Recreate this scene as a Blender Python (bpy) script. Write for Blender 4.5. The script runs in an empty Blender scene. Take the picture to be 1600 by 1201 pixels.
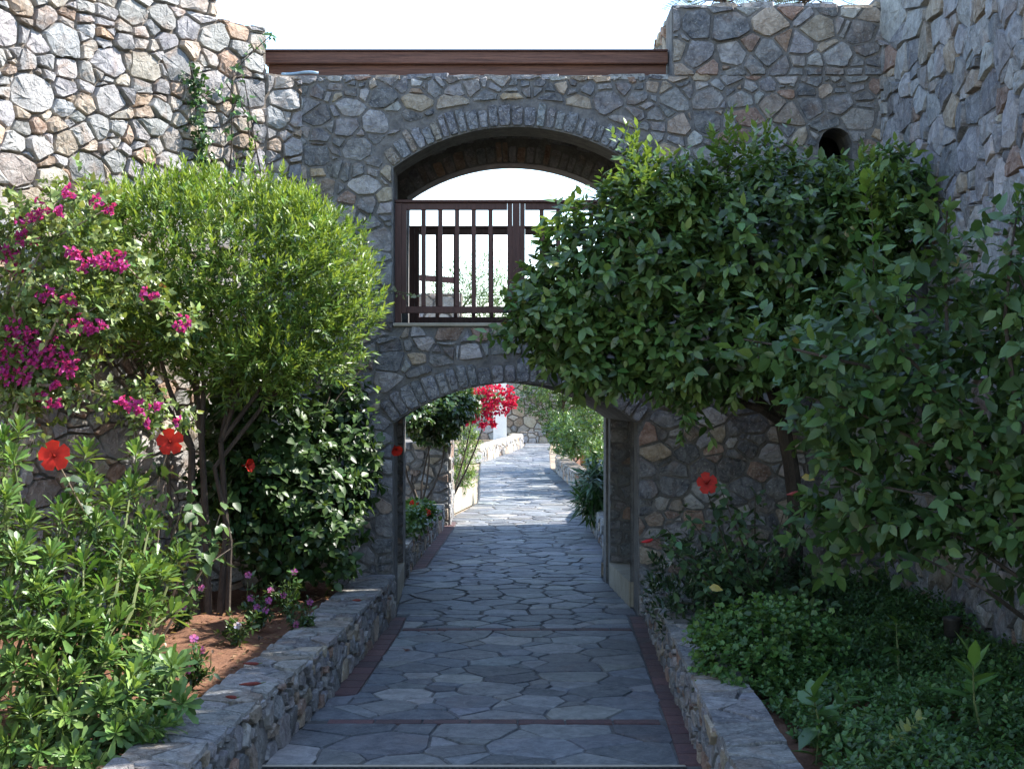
import bpy, math, random
import numpy as np
from mathutils import Vector, Matrix
random.seed(7); RNG = np.random.default_rng(7)
R = math.radians
scn = bpy.context.scene
col = scn.collection

# ------------------------------------------------------------------ camera, sky, sun, exposure
CAMZ, F = 2.2, 2200.0                      # eye height in metres, focal length in photo pixels (1600 wide)
cam_d = bpy.data.cameras.new('camera'); cam = bpy.data.objects.new('camera', cam_d); col.objects.link(cam)
cam.location = (0, 0, CAMZ); cam.rotation_euler = (R(90), 0, 0)
cam_d.sensor_width = 36; cam_d.lens = F * 36 / 1600; cam_d.clip_start = .05; cam_d.clip_end = 2000
scn.camera = cam
SUN_EL, SUN_AZ = R(49), R(13)              # azimuth turned from +X towards +Y
sdir = Vector((math.cos(SUN_EL) * math.cos(SUN_AZ), math.cos(SUN_EL) * math.sin(SUN_AZ), math.sin(SUN_EL)))
world = bpy.data.worlds.new('World'); scn.world = world; world.use_nodes = True
wn = world.node_tree.nodes; wl = world.node_tree.links
sky = wn.new('ShaderNodeTexSky'); sky.sky_type = 'NISHITA'; sky.sun_disc = False
sky.sun_elevation = SUN_EL; sky.sun_rotation = R(90) - SUN_AZ
sky.air_density = 1.0; sky.dust_density = .3; sky.ozone_density = 1.0
wl.new(sky.outputs[0], wn['Background'].inputs[0]); wn['Background'].inputs[1].default_value = .15
sun_d = bpy.data.lights.new('sun', 'SUN'); sun_d.energy = 3.9; sun_d.angle = R(.55); sun_d.color = (1, .955, .89)
sun = bpy.data.objects.new('sun', sun_d); col.objects.link(sun)
sun.rotation_euler = (-sdir).to_track_quat('-Z', 'Y').to_euler(); sun.location = (20, 5, 20)
vs = scn.view_settings; vs.view_transform = 'Standard'; vs.look = 'None'; vs.gamma = 1; vs.exposure = 1.95; vs.use_curve_mapping = False
scn.cycles.use_denoising = True
scn.cycles.max_bounces = 6; scn.cycles.diffuse_bounces = 4; scn.cycles.glossy_bounces = 2; scn.cycles.transmission_bounces = 3
scn.cycles.sample_clamp_indirect = 6

def P(x, y, d):                            # photo pixel + distance -> point
    return Vector(((x - 800) * d / F, d, CAMZ - (y - 600.5) * d / F))

# ------------------------------------------------------------------ materials
MAT = {}
def new_mat(name):
    m = bpy.data.materials.new(name); m.use_nodes = True; MAT[name] = m
    nt = m.node_tree; return m, nt, nt.nodes, nt.links, nt.nodes['Principled BSDF']
def mixc(nt, fac, a, b, mode='MIX'):
    n = nt.nodes.new('ShaderNodeMix'); n.data_type = 'RGBA'; n.blend_type = mode
    for sock, v in ((n.inputs[0], fac), (n.inputs[6], a), (n.inputs[7], b)):
        if isinstance(v, (int, float)): sock.default_value = v
        elif isinstance(v, tuple): sock.default_value = (*v, 1)
        else: nt.links.new(v, sock)
    return n.outputs[2]
def noise(nt, vec, scale, detail=5, rough=.6, dist=0):
    n = nt.nodes.new('ShaderNodeTexNoise'); n.inputs['Scale'].default_value = scale; n.inputs['Detail'].default_value = detail
    n.inputs['Roughness'].default_value = rough; n.inputs['Distortion'].default_value = dist
    nt.links.new(vec, n.inputs['Vector']); return n.outputs['Fac']
def ramp(nt, fac, p0, p1, c0=(0, 0, 0), c1=(1, 1, 1)):
    n = nt.nodes.new('ShaderNodeValToRGB'); e = n.color_ramp.elements
    e[0].position = p0; e[1].position = p1; e[0].color = (*c0, 1); e[1].color = (*c1, 1)
    nt.links.new(fac, n.inputs[0]); return n.outputs[0]
def bump(nt, bsdf, h, strength, dist):
    b = nt.nodes.new('ShaderNodeBump'); b.inputs['Strength'].default_value = strength; b.inputs['Distance'].default_value = dist
    nt.links.new(h, b.inputs['Height']); nt.links.new(b.outputs[0], bsdf.inputs['Normal'])
def mathn(nt, op, a, b):
    n = nt.nodes.new('ShaderNodeMath'); n.operation = op
    for s, v in ((n.inputs[0], a), (n.inputs[1], b)):
        if isinstance(v, (int, float)): s.default_value = v
        else: nt.links.new(v, s)
    return n.outputs[0]
def stone_mat(name, mott=.45, vein=.35, rough=.85, bstr=.7, scale=1.0, rust=.25, pale=.3, spec=.3, crk=.45):
    m, nt, N, L, b = new_mat(name)
    tc = N.new('ShaderNodeTexCoord').outputs['Object']
    at = N.new('ShaderNodeAttribute'); at.attribute_name = 'tone'
    off = N.new('ShaderNodeVectorMath'); off.operation = 'MULTIPLY_ADD'
    L.new(at.outputs['Color'], off.inputs[0]); off.inputs[1].default_value = (37, 53, 71); L.new(tc, off.inputs[2])
    v = off.outputs[0]
    n1 = noise(nt, v, 11 * scale, 10, .74, .6); n2 = noise(nt, v, 46 * scale, 6, .75); n3 = noise(nt, v, 3.2 * scale, 4, .55, 1.2)
    c = mixc(nt, ramp(nt, n1, .36, .64), mixc(nt, mott, at.outputs['Color'], (.05, .052, .06)), mixc(nt, pale, at.outputs['Color'], (.62, .6, .56)))
    vo = N.new('ShaderNodeTexVoronoi'); vo.feature = 'DISTANCE_TO_EDGE'; vo.inputs['Scale'].default_value = 9 * scale
    wv = N.new('ShaderNodeVectorMath'); wv.operation = 'MULTIPLY_ADD'; nv = N.new('ShaderNodeTexNoise'); nv.inputs['Scale'].default_value = 16; nv.inputs['Detail'].default_value = 4; L.new(v, nv.inputs['Vector'])
    L.new(nv.outputs['Color'], wv.inputs[0]); wv.inputs[1].default_value = (.13, .13, .13); L.new(v, wv.inputs[2]); L.new(wv.outputs[0], vo.inputs['Vector'])
    crack = ramp(nt, vo.outputs['Distance'], 0, .07)
    c = mixc(nt, mathn(nt, 'MULTIPLY', ramp(nt, n3, .54, .7), rust), c, (.27, .15, .075))
    c = mixc(nt, mathn(nt, 'MULTIPLY', mathn(nt, 'SUBTRACT', 1.0, crack), crk), c, (.045, .042, .04))
    c = mixc(nt, mathn(nt, 'MULTIPLY', ramp(nt, n2, .55, .68), vein), c, (.6, .59, .56))
    L.new(c, b.inputs['Base Color']); b.inputs['Roughness'].default_value = rough; b.inputs['Specular IOR Level'].default_value = spec
    h = mathn(nt, 'ADD', mathn(nt, 'ADD', mathn(nt, 'MULTIPLY', n1, 1.1), mathn(nt, 'MULTIPLY', n2, .45)), mathn(nt, 'MULTIPLY', crack, crk * .8))
    bump(nt, b, h, bstr, .03); return m
stone_mat('rubble', .5, .5, .9, .9, .8, .35, .32, .3, .2)
stone_mat('pale_rubble', .32, .4, .92, .9, .8, .45, .32, .3, .2)
stone_mat('chiselled', .45, 1.0, .9, .8, 1.3, .15)
stone_mat('flag', .5, .16, .58, .5, .8, .1, .14, .22, .12)
stone_mat('coping', .55, .55, .85, .9, .9, .3, .3, .3, .3)
stone_mat('brick_red', .55, .08, .75, .5, 1.2, .1, .05, .3, .1)
def plain_noise(name, c0, c1, scale, rough=.9, bstr=.5, bdist=.02, stretch=(1, 1, 1), spec=.3, fine=6):
    m, nt, N, L, b = new_mat(name)
    tc = N.new('ShaderNodeTexCoord').outputs['Object']
    mp = N.new('ShaderNodeMapping'); mp.inputs['Scale'].default_value = stretch; L.new(tc, mp.inputs[0])
    n1 = noise(nt, mp.outputs[0], scale, 8, .65, .3); n2 = noise(nt, mp.outputs[0], scale * fine, 5, .7)
    f = mathn(nt, 'ADD', mathn(nt, 'MULTIPLY', n1, .65), mathn(nt, 'MULTIPLY', n2, .35))
    L.new(ramp(nt, f, .34, .66, c0, c1), b.inputs['Base Color'])
    b.inputs['Roughness'].default_value = rough; b.inputs['Specular IOR Level'].default_value = spec
    bump(nt, b, f, bstr, bdist); return m
plain_noise('mortar', (.075, .074, .073), (.235, .225, .21), 9, .95, .9, .03)
plain_noise('mortar_pale', (.09, .075, .06), (.27, .23, .19), 8, .95, 1, .04)
plain_noise('grout', (.045, .045, .045), (.15, .145, .135), 6, .95, .6, .012)
plain_noise('plaster', (.3, .26, .19), (.46, .41, .32), 5, .9, .3, .01)
plain_noise('soil', (.09, .042, .025), (.235, .118, .068), 5, .97, 1, .05, fine=9)
plain_noise('earth', (.2, .15, .1), (.34, .27, .19), 1.5, .97, .6, .05)
plain_noise('wood', (.045, .018, .014), (.115, .05, .04), 6, .5, .3, .006, (9, 9, .6))
plain_noise('wood_beam', (.045, .02, .015), (.21, .10, .065), 6, .6, .5, .008, (.5, 9, 11))
plain_noise('bark', (.028, .022, .018), (.10, .08, .062), 14, .95, 1, .02, (1, 1, .35))
plain_noise('bark_pale', (.16, .12, .09), (.34, .28, .21), 14, .95, .6, .01, (1, 1, .4))
plain_noise('twig_green', (.06, .09, .03), (.14, .16, .06), 14, .7, .3, .004)
plain_noise('iron', (.012, .012, .013), (.035, .034, .034), 20, .55, .3, .003)
plain_noise('lamp_metal', (.02, .018, .017), (.05, .045, .04), 20, .5, .2, .003)
plain_noise('brass_wood', (.3, .2, .1), (.45, .33, .2), 20, .6, .2, .003)
plain_noise('terracotta', (.3, .1, .05), (.45, .19, .1), 9, .85, .3, .006)
plain_noise('whitewash', (.6, .58, .54), (.8, .78, .74), 4, .9, .3, .01)
plain_noise('hose', (.2, .32, .42), (.35, .48, .58), 9, .4, .1, .002)
plain_noise('dry_petal', (.10, .02, .015), (.24, .05, .035), 40, .7, .3, .004)
def leaf_mat(name, rough=.42, trans=.3, spec=.45):
    m, nt, N, L, b = new_mat(name)
    at = N.new('ShaderNodeAttribute'); at.attribute_name = 'tone'
    tc = N.new('ShaderNodeTexCoord').outputs['Object']
    n = noise(nt, tc, 60, 3, .6)
    c = mixc(nt, ramp(nt, n, .35, .7), mixc(nt, .22, at.outputs['Color'], (.02, .03, .01)), at.outputs['Color'])
    L.new(c, b.inputs['Base Color']); b.inputs['Roughness'].default_value = rough; b.inputs['Specular IOR Level'].default_value = spec
    t = N.new('ShaderNodeBsdfTranslucent'); L.new(mixc(nt, 1.0, c, (1.35, 1.25, .6), 'MULTIPLY'), t.inputs['Color'])
    mx = N.new('ShaderNodeMixShader'); mx.inputs[0].default_value = trans
    L.new(b.outputs[0], mx.inputs[1]); L.new(t.outputs[0], mx.inputs[2]); L.new(mx.outputs[0], N['Material Output'].inputs[0])
    bump(nt, b, n, .25, .004); return m
leaf_mat('leaf', .32, .28, .55); leaf_mat('leaf_gloss', .4, .24, .38); leaf_mat('leaf_soft', .42, .3, .45); leaf_mat('petal', .55, .4, .2)

# ------------------------------------------------------------------ mesh helpers
def mesh_np(name, V, Fc, tone=None, smooth=False):
    """V (n,3) array; Fc (m,3|4) array or list of tuples; tone (n,3) per-vertex colour"""
    me = bpy.data.meshes.new(name)
    if isinstance(Fc, np.ndarray):
        k = Fc.shape[1]; V = np.asarray(V, np.float32)
        me.vertices.add(len(V)); me.vertices.foreach_set('co', V.ravel())
        me.loops.add(Fc.size); me.loops.foreach_set('vertex_index', Fc.ravel().astype(np.int32))
        me.polygons.add(len(Fc)); me.polygons.foreach_set('loop_start', np.arange(0, Fc.size, k, dtype=np.int32))
        me.update(calc_edges=True)
    else:
        me.from_pydata([tuple(v) for v in V], [], Fc)
    if tone is not None:
        tone = np.asarray(tone, np.float32)
        if tone.ndim == 1: tone = np.tile(tone, (len(V), 1))
        a = me.color_attributes.new('tone', 'FLOAT_COLOR', 'POINT')
        a.data.foreach_set('color', np.concatenate([tone, np.ones((len(V), 1), np.float32)], 1).ravel())
    if smooth: me.polygons.foreach_set('use_smooth', np.ones(len(me.polygons), bool))
    return me
def link(name, me, mat=None, parent=None):
    o = bpy.data.objects.new(name, me); col.objects.link(o)
    if mat and me and not me.materials: me.materials.append(MAT[mat])
    if parent: adopt(o, parent)
    return o
def wloc(o):
    l = o.location.copy()
    if o.parent: l += wloc(o.parent)
    return l
def adopt(o, parent):
    o.parent = parent; o.matrix_parent_inverse = Matrix.Translation(-wloc(parent)) if parent.type == 'EMPTY' else Matrix()
def tag(o, label=None, cat=None, group=None, kind=None):
    if label: o['label'] = label
    if cat: o['category'] = cat
    if group: o['group'] = group
    if kind: o['kind'] = kind
    return o
def thing(name, loc, label, cat, group=None):
    o = bpy.data.objects.new(name, None); col.objects.link(o); o.location = loc; o.empty_display_size = .1
    return tag(o, label, cat, group)
class MB:
    def __init__(s): s.v = []; s.f = []; s.t = []
    def add(s, v, f, tone=None):
        n = len(s.v); s.v += [tuple(p) for p in v]; s.f += [tuple(i + n for i in q) for q in f]
        if tone is not None: s.t += [tuple(tone)] * len(v)
        return s
    def box(s, x0, x1, y0, y1, z0, z1, bev=0, tone=None):
        if bev:
            b = bev; v = []; 
            for z, i in ((z0, b), (z0 + b, 0), (z1 - b, 0), (z1, b)):
                v += [(x0 + i, y0 + i, z), (x1 - i, y0 + i, z), (x1 - i, y1 - i, z), (x0 + i, y1 - i, z)]
            f = [(3, 2, 1, 0), (12, 13, 14, 15)]
            for k in range(3):
                for j in range(4): a = k * 4 + j; c = k * 4 + (j + 1) % 4; f.append((a, c, c + 4, a + 4))
            return s.add(v, f, tone)
        v = [(x, y, z) for z in (z0, z1) for x, y in ((x0, y0), (x1, y0), (x1, y1), (x0, y1))]
        return s.add(v, [(3, 2, 1, 0), (4, 5, 6, 7), (0, 1, 5, 4), (1, 2, 6, 5), (2, 3, 7, 6), (3, 0, 4, 7)], tone)
    def quad(s, a, b, c, d): return s.add([a, b, c, d], [(0, 1, 2, 3)])
    def strip(s, xs, zb, zt, y0, y1):
        v = []
        for x in xs: v += [(x, y0, zb(x)), (x, y0, zt(x)), (x, y1, zb(x)), (x, y1, zt(x))]
        f = []
        for i in range(len(xs) - 1):
            a = 4 * i; b = a + 4
            f += [(a, b, b + 1, a + 1), (a + 2, a + 3, b + 3, b + 2), (a, a + 2, b + 2, b), (a + 1, b + 1, b + 3, a + 3)]
        e = 4 * (len(xs) - 1); f += [(0, 1, 3, 2), (e, e + 2, e + 3, e + 1)]
        return s.add(v, f)
    def tube(s, pts, rad, n=6, tone=None):
        pts = [Vector(p) for p in pts]; v = []; f = []
        ref = Vector((.31, .17, .93)).normalized()
        for i, p in enumerate(pts):
            d = (pts[min(i + 1, len(pts) - 1)] - pts[max(i - 1, 0)]).normalized()
            a = d.cross(ref); a = a.normalized() if a.length > .05 else d.orthogonal().normalized(); b = d.cross(a)
            r = rad[i] if hasattr(rad, '__len__') else rad
            for k in range(n):
                t = 2 * math.pi * k / n; v.append(p + a * math.cos(t) * r + b * math.sin(t) * r)
        for i in range(len(pts) - 1):
            for k in range(n): a = i * n + k; c = i * n + (k + 1) % n; f.append((a, c, c + n, a + n))
        f.append(tuple(range(n - 1, -1, -1))); f.append(tuple(range(len(v) - n, len(v))))
        return s.add(v, f, tone)
    def lathe(s, c, prof, n=16):
        v = []; f = []
        for r, z in prof: v += [(c[0] + r * math.cos(2 * math.pi * k / n), c[1] + r * math.sin(2 * math.pi * k / n), c[2] + z) for k in range(n)]
        for i in range(len(prof) - 1):
            for k in range(n): a = i * n + k; b = i * n + (k + 1) % n; f.append((a, b, b + n, a + n))
        f.append(tuple(range(n - 1, -1, -1))); f.append(tuple(range(len(v) - n, len(v)))); return s.add(v, f)
    def build(s, name, mat, parent=None, smooth=False):
        return link(name, mesh_np(name, s.v, s.f, s.t if s.t else None, smooth), mat, parent)
def interp(tab):
    xs = [a for a, _ in tab]; ys = [b for _, b in tab]
    return lambda t: float(np.interp(t, xs, ys))

# ------------------------------------------------------------------ masonry: power-diagram stones
def clip(poly, a, b):
    out = []; n = len(poly)
    for i in range(n):
        p = poly[i]; q = poly[(i + 1) % n]
        dp = a[0] * p[0] + a[1] * p[1] - b; dq = a[0] * q[0] + a[1] * q[1] - b
        if dp <= 0: out.append(p)
        if (dp < 0 < dq) or (dq < 0 < dp):
            t = dp / (dp - dq); out.append((p[0] + (q[0] - p[0]) * t, p[1] + (q[1] - p[1]) * t))
    return out
def power_cells(seeds, w, ghosts, gw, box, gap, gapvar=.6):
    S = np.array(list(seeds) + list(ghosts)); W = np.array(list(w) + list(gw)); res = []
    for i in range(len(seeds)):
        d = S - S[i]; d2 = (d ** 2).sum(1); idx = np.argsort(d2)[1:34]
        r = 1.2; poly = [(max(box[0], S[i][0] - r), max(box[1], S[i][1] - r)), (min(box[2], S[i][0] + r), max(box[1], S[i][1] - r)),
                         (min(box[2], S[i][0] + r), min(box[3], S[i][1] + r)), (max(box[0], S[i][0] - r), min(box[3], S[i][1] + r))]
        for j in idx:
            a = d[j]; ln = math.sqrt(d2[j])
            if ln < 1e-6: continue
            m = (d2[j] + W[i] - W[j]) / (2 * ln) - gap * (1 - gapvar / 2 + gapvar * random.random())
            n = a / ln; poly = clip(poly, n, float(n @ S[i]) + m)
            if len(poly) < 3: break
        res.append(poly if len(poly) >= 3 else None)
    return res
def area(p): return .5 * sum(p[i][0] * p[(i + 1) % len(p)][1] - p[(i + 1) % len(p)][0] * p[i][1] for i in range(len(p)))
def roughen(poly, seg, jit, corner=.09):
    """cut the corners, split long edges and shift the points a little"""
    n = len(poly); out = []
    for i in range(n):
        p = Vector(poly[i]); a = Vector(poly[i - 1]); b = Vector(poly[(i + 1) % n])
        ca = min((a - p).length * corner, .012 + random.random() * .03); cb = min((b - p).length * corner, .012 + random.random() * .03)
        if (a - p).length > 1e-5: out.append(p + (a - p).normalized() * ca)
        if (b - p).length > 1e-5: out.append(p + (b - p).normalized() * cb)
    res = []
    for i in range(len(out)):
        p = out[i]; q = out[(i + 1) % len(out)]; l = (q - p).length
        if l < .006: continue
        res.append(p)
        if l > seg:
            res.append(p.lerp(q, .35 + .3 * random.random()))
    c = sum(res, Vector((0, 0))) / max(1, len(res))
    return [p + (p - c).normalized() * random.uniform(-jit, jit * .35) for p in res] if len(res) > 2 else None
def stone_geo(poly, mapper, relief, bed, edge=.008, tilt=.05, bulge=.1):
    """hewn block: the face is the lower envelope of a few tilted planes"""
    n = len(poly); c = sum((Vector(p) for p in poly), Vector((0, 0))) / n
    size = math.sqrt(abs(area(poly))); v = []; f = []; rel = relief * random.uniform(.7, 1.3)
    pl = [(rel, Vector((random.gauss(0, tilt), random.gauss(0, tilt))))]
    for _ in range(random.choice((1, 2, 2, 3))):
        a = random.random() * 6.283; k = tilt * random.uniform(1.5, 5.5); pl.append((rel + k * size * random.uniform(.05, .3), Vector((math.cos(a), math.sin(a))) * k))
    off = Vector((random.gauss(0, .1), random.gauss(0, .1))) * size
    def face(q): return max(rel * .35, min(h + g.dot(q - c) for h, g in pl) + relief * random.uniform(-bulge, bulge))
    for ring, sc in enumerate((1, max(.6, 1 - 2 * edge / size), .55)):
        for p in poly:
            q = c + (Vector(p) - c) * sc
            if ring == 2: q += off + Vector((random.gauss(0, .05), random.gauss(0, .05))) * size
            v.append(mapper(q[0], q[1], bed if ring == 0 else face(q)))
    v.append(mapper(c[0] + off[0] * 1.3, c[1] + off[1] * 1.3, face(c + off * 1.3)))
    for k in range(2):
        for i in range(n): a = k * n + i; b = k * n + (i + 1) % n; f.append((a, b, b + n, a + n))
    for i in range(n): f.append((2 * n + i, 2 * n + (i + 1) % n, 3 * n))
    return v, f
def pick(pal, lo=.78, hi=1.25):
    t = random.random() * sum(w for w, _ in pal)
    for w, c in pal:
        t -= w
        if t <= 0: break
    k = random.uniform(lo, hi); return tuple(min(.75, max(.01, x * k * random.uniform(.96, 1.04))) for x in c)
def visible_size(v):
    c = sum((Vector(p) for p in v), Vector()) / len(v)
    if c.y < 2: return 0
    x = 800 + c.x * F / c.y; y = 600.5 - (c.z - CAMZ) * F / c.y
    if not (-30 < x < 1630 and -30 < y < 1230): return 0
    xs = [p[0] * F / max(.5, p[1]) for p in v]; ys = [p[2] * F / max(.5, p[1]) for p in v]
    return (max(xs) - min(xs)) * (max(ys) - min(ys))
def emit_pieces(parent, geos, mat, name='stone', rest='small_stones', limit=300, minpx=90, hidden=None):
    """geos: list of (verts, faces, tone). The largest in view become objects, the rest one joined part"""
    sc = [(visible_size(g[0]) * (0 if hidden and hidden(g[0]) else 1), i) for i, g in enumerate(geos)]
    keep = {i for s, i in sorted(sc, reverse=True)[:limit] if s > minpx}
    mb = MB()
    for i, (v, f, t) in enumerate(geos):
        if i in keep: link(name, mesh_np(name, v, f, t), mat, parent)
        else: mb.add(v, f, t)
    if mb.v: o = mb.build(rest, mat, parent); o['kind'] = 'stuff'
def wall_seeds(U, V, hmin, hmax, amin=.8, amax=2.1, u0=0, v0=0, chink=.35):
    seeds = []; w = []; v = v0
    while v < V:
        h = random.uniform(hmin, hmax); u = u0 - random.random() * h
        while u < U:
            wd = h * random.uniform(amin, amax)
            if wd > 1.5 * h or random.random() < .62:
                seeds.append((u + wd / 2, v + h / 2 + random.uniform(-.34, .34) * h)); w.append((min(wd, h) * .42) ** 2 * random.uniform(.6, 1.5))
            else:
                for k in (0, 1): seeds.append((u + wd / 2 + random.uniform(-.15, .15) * wd, v + h * (.22 + .56 * k))); w.append((h * .22) ** 2)
            u += wd
        v += h * .93
    n = int(len(seeds) * chink)
    for _ in range(n):
        seeds.append((random.uniform(u0, U), random.uniform(v0, V))); w.append((hmin * .16) ** 2)
    return seeds, w
def masonry(parent, U, V, mapper, sizes, gap, relief, bed, pal, mat, u0=0, v0=0, voids=(), limit=300, keep=None, amin=.8, amax=2.1, tilt=.06, chink=.35, name='stone', hidden=None, extra=(), stretch=1.25):
    seeds, w = wall_seeds(U, V, sizes[0], sizes[1], amin, amax, u0, v0, chink)
    ok = [(s, k) for s, k in zip(seeds, w) if not any(vd.closest(s)[1] for vd in voids) and (keep is None or keep(s))]
    seeds = [s for s, _ in ok]; w = [k for _, k in ok]; gh = []; gw = []
    for s, k in ok:
        for vd in voids:
            b, ins = vd.closest(s); d = math.dist(b, s)
            if d < .45: gh.append((2 * b[0] - s[0], 2 * b[1] - s[1])); gw.append(k)
    geos = []
    for poly in power_cells([(a / stretch, b) for a, b in seeds], w, [(a / stretch, b) for a, b in gh], gw, (u0 / stretch, v0, U / stretch, V), gap, 1.2):
        if poly: poly = [(a * stretch, b) for a, b in poly]
        if not poly or area(poly) < .0012: continue
        poly = roughen(poly, .11, .009)
        if not poly: continue
        pp = []
        for p in poly:
            for vd in voids:
                b, ins = vd.closest(p)
                if ins: p = Vector(b)
            pp.append(p)
        if abs(area(pp)) < .001: continue
        v, f = stone_geo(pp, mapper, relief, bed, tilt=tilt); geos.append((v, f, pick(pal, .66, 1.35)))
    emit_pieces(parent, geos + list(extra), mat, name=name, limit=limit, hidden=hidden)
class ArchVoid:
    def __init__(s, x0, x1, zb, zs, rise, ring=.26):
        s.x0, s.x1, s.zb, s.zs = x0, x1, zb, zs; s.xc = (x0 + x1) / 2; hw = (x1 - x0) / 2
        s.R = (hw * hw + rise * rise) / (2 * rise); s.cz = zs + rise - s.R; s.A = math.asin(hw / s.R); s.t = ring
    def top(s, x):
        d = s.R ** 2 - (x - s.xc) ** 2; return s.cz + math.sqrt(max(d, 0))
    def closest(s, p):
        x, z = p[0], p[1]; c = [(s.x0, min(max(z, s.zb), s.zs)), (s.x1, min(max(z, s.zb), s.zs))]
        if s.zb > 0: c.append((min(max(x, s.x0), s.x1), s.zb))
        ang = math.atan2(x - s.xc, z - s.cz); a = max(-s.A, min(s.A, ang)); rr = s.R + s.t
        c.append((s.xc + rr * math.sin(a), s.cz + rr * math.cos(a)))
        r = math.hypot(x - s.xc, z - s.cz)
        ins = (s.x0 < x < s.x1 and s.zb < z <= s.zs + .02) or (abs(ang) < s.A and r < rr and z > s.zs - .05)
        b = min(c, key=lambda q: math.dist(q, (x, z)))
        return b, ins
    def voussoirs(s, n, mapper, relief, pal, bed=-.02):
        w = [random.uniform(.7, 1.4) for _ in range(n)]; tot = sum(w); a = -s.A; out = []
        for k in w:
            a1 = a + 2 * s.A * k / tot; t = s.t * random.uniform(.66, .98); g = .005 / s.R
            ring = [(s.xc + r * math.sin(q), s.cz + r * math.cos(q)) for r, q in ((s.R + .004, a1 - g), (s.R + .004, a + g), (s.R + t, a + g), (s.R + t * random.uniform(.92, 1.05), a1 - g))]
            ring = ring[::-1] if area(ring) < 0 else ring
            poly = roughen(ring, .13, .004, .12)
            v, f = stone_geo(poly, mapper, relief, bed, edge=.008, tilt=.04, bulge=.2); out.append((v, f, pick(pal))); a = a1
        return out

GREY = (.235, .24, .25); SLATE = (.13, .14, .155); PALE = (.4, .39, .37); TAN = (.37, .29, .19); RUST = (.30, .16, .09); OCHRE = (.42, .31, .18)
PAL_FRONT = [(5, (.28, .275, .27)), (4.5, (.175, .177, .182)), (4, (.085, .092, .103)), (3.6, (.46, .44, .41)), (2.4, (.40, .31, .21)), (1.6, (.31, .17, .10)), (.7, OCHRE)]
PAL_LEFT = [(6, (.37, .35, .335)), (3, (.30, .295, .295)), (3.4, (.42, .36, .295)), (2.4, (.41, .315, .22)), (1.2, (.37, .23, .14)), (1.4, (.22, .22, .225))]
PAL_RIGHT = [(5, (.37, .365, .36)), (3, (.25, .252, .26)), (2, (.13, .137, .15)), (3.4, (.48, .46, .43)), (1.6, TAN), (1.0, RUST)]
PAL_LOW = [(5, GREY), (3, (.3, .29, .28)), (2, TAN), (1.2, RUST), (2, SLATE)]
PAL_FLAG = [(5, (.115, .13, .148)), (3, (.085, .10, .12)), (3, (.155, .165, .168)), (1.6, (.21, .212, .2)), (1.6, (.06, .072, .092))]

# ------------------------------------------------------------------ ground, path, beds
BL = interp([(3, -1.9), (6, -1.6), (8.05, -1.46), (8.6, -1.40), (9.94, -1.285), (12.57, -1.15), (13.4, -1.13), (16, -1.21), (16.7, -1.21), (21.5, -1.07), (23.2, -1.05),
             (24.5, -.83), (26.2, -.64), (27.3, -.64), (34, -.8), (40, -.9), (44, -.55), (47, -.05), (50, .43), (53, .5)])
BR = interp([(3, 1.0), (6, 1.05), (8.05, 1.11), (13.3, 1.26), (13.4, 1.22), (16, 1.04), (17, 1.2), (18.9, 1.23), (23, 1.2), (25.5, 1.5), (28.8, 1.36), (37, 1.02), (45, 1.2), (51, 1.41), (53, 1.45)])
def sheet(name, pts_rows, mat, label=None, kind='structure', cat=None, smooth=True):
    v = [p for r in pts_rows for p in r]; n = len(pts_rows[0]); f = []
    for i in range(len(pts_rows) - 1):
        for j in range(n - 1): a = i * n + j; f.append((a, a + 1, a + 1 + n, a + n))
    o = link(name, mesh_np(name, v, f, None, smooth), mat); return tag(o, label, cat, None, kind)
g = sheet('ground', [[(x, y, -.03) for x in np.linspace(-300, 300, 13)] for y in np.linspace(-60, 600, 15)], 'earth')
tag(g, 'dry brown earth under and around the garden path', 'ground')
ys = np.concatenate([np.arange(3, 8.05, .8), np.arange(8.06, 53.01, .5)])
path = sheet('path', [[(BL(y), y, 0), ((BL(y) + BR(y)) / 2, y, 0), (BR(y), y, 0)] for y in ys], 'grout')
tag(path, 'slate flagstone path running through the archway into the garden', 'path')

def ground_map(u, v, h): return (u, v, h)
# red brick edging: quads along both sides and two cross bands, each brick its own piece
def brick_quad(a, b, c, d, h=.012):
    v = [Vector((*p, -.004)) for p in (a, b, c, d)]; cc = sum(v, Vector()) / 4
    top = [p.lerp(cc, .035) + Vector((0, 0, h + .004)) for p in v]
    return ([*v, *top], [(0, 1, 5, 4), (1, 2, 6, 5), (2, 3, 7, 6), (3, 0, 4, 7), (4, 5, 6, 7)], pick([(3, (.115, .046, .043)), (1, (.16, .07, .06)), (1, (.085, .04, .04))]))
bricks = []
def strip_bricks(inner, outer, y0, y1, step=.24):
    y = y0
    while y < y1:
        e = min(y1, y + step) - .006
        bricks.append(brick_quad((inner(y), y), (outer(y), y), (outer(e), e), (inner(e), e))); y += step
LI = interp([(9.94, -1.10), (12.5, -1.0), (13.3, -1.0)]); RI = interp([(7, .93), (8.1, .97), (9.13, 1.005), (13.26, 1.11)])
strip_bricks(lambda y: BL(y) + .012, LI, 9.95, 13.25)
strip_bricks(RI, lambda y: BR(y) - .012, 8.12, 13.3)
strip_bricks(lambda y: BL(y) + .02, lambda y: BL(y) + .17, 16.7, 22.5, .25)
for yb, x0, x1 in ((9.10, -1.2, .99), (12.55, -.98, 1.08)):
    x = x0
    while x < x1 - .02:
        e = min(x1, x + .31); bricks.append(brick_quad((x, yb), (e - .007, yb), (e - .007, yb + .11), (x, yb + .11))); x += .31
emit_pieces(path, bricks, 'brick_red', name='brick', rest='small_bricks', minpx=0)
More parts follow.
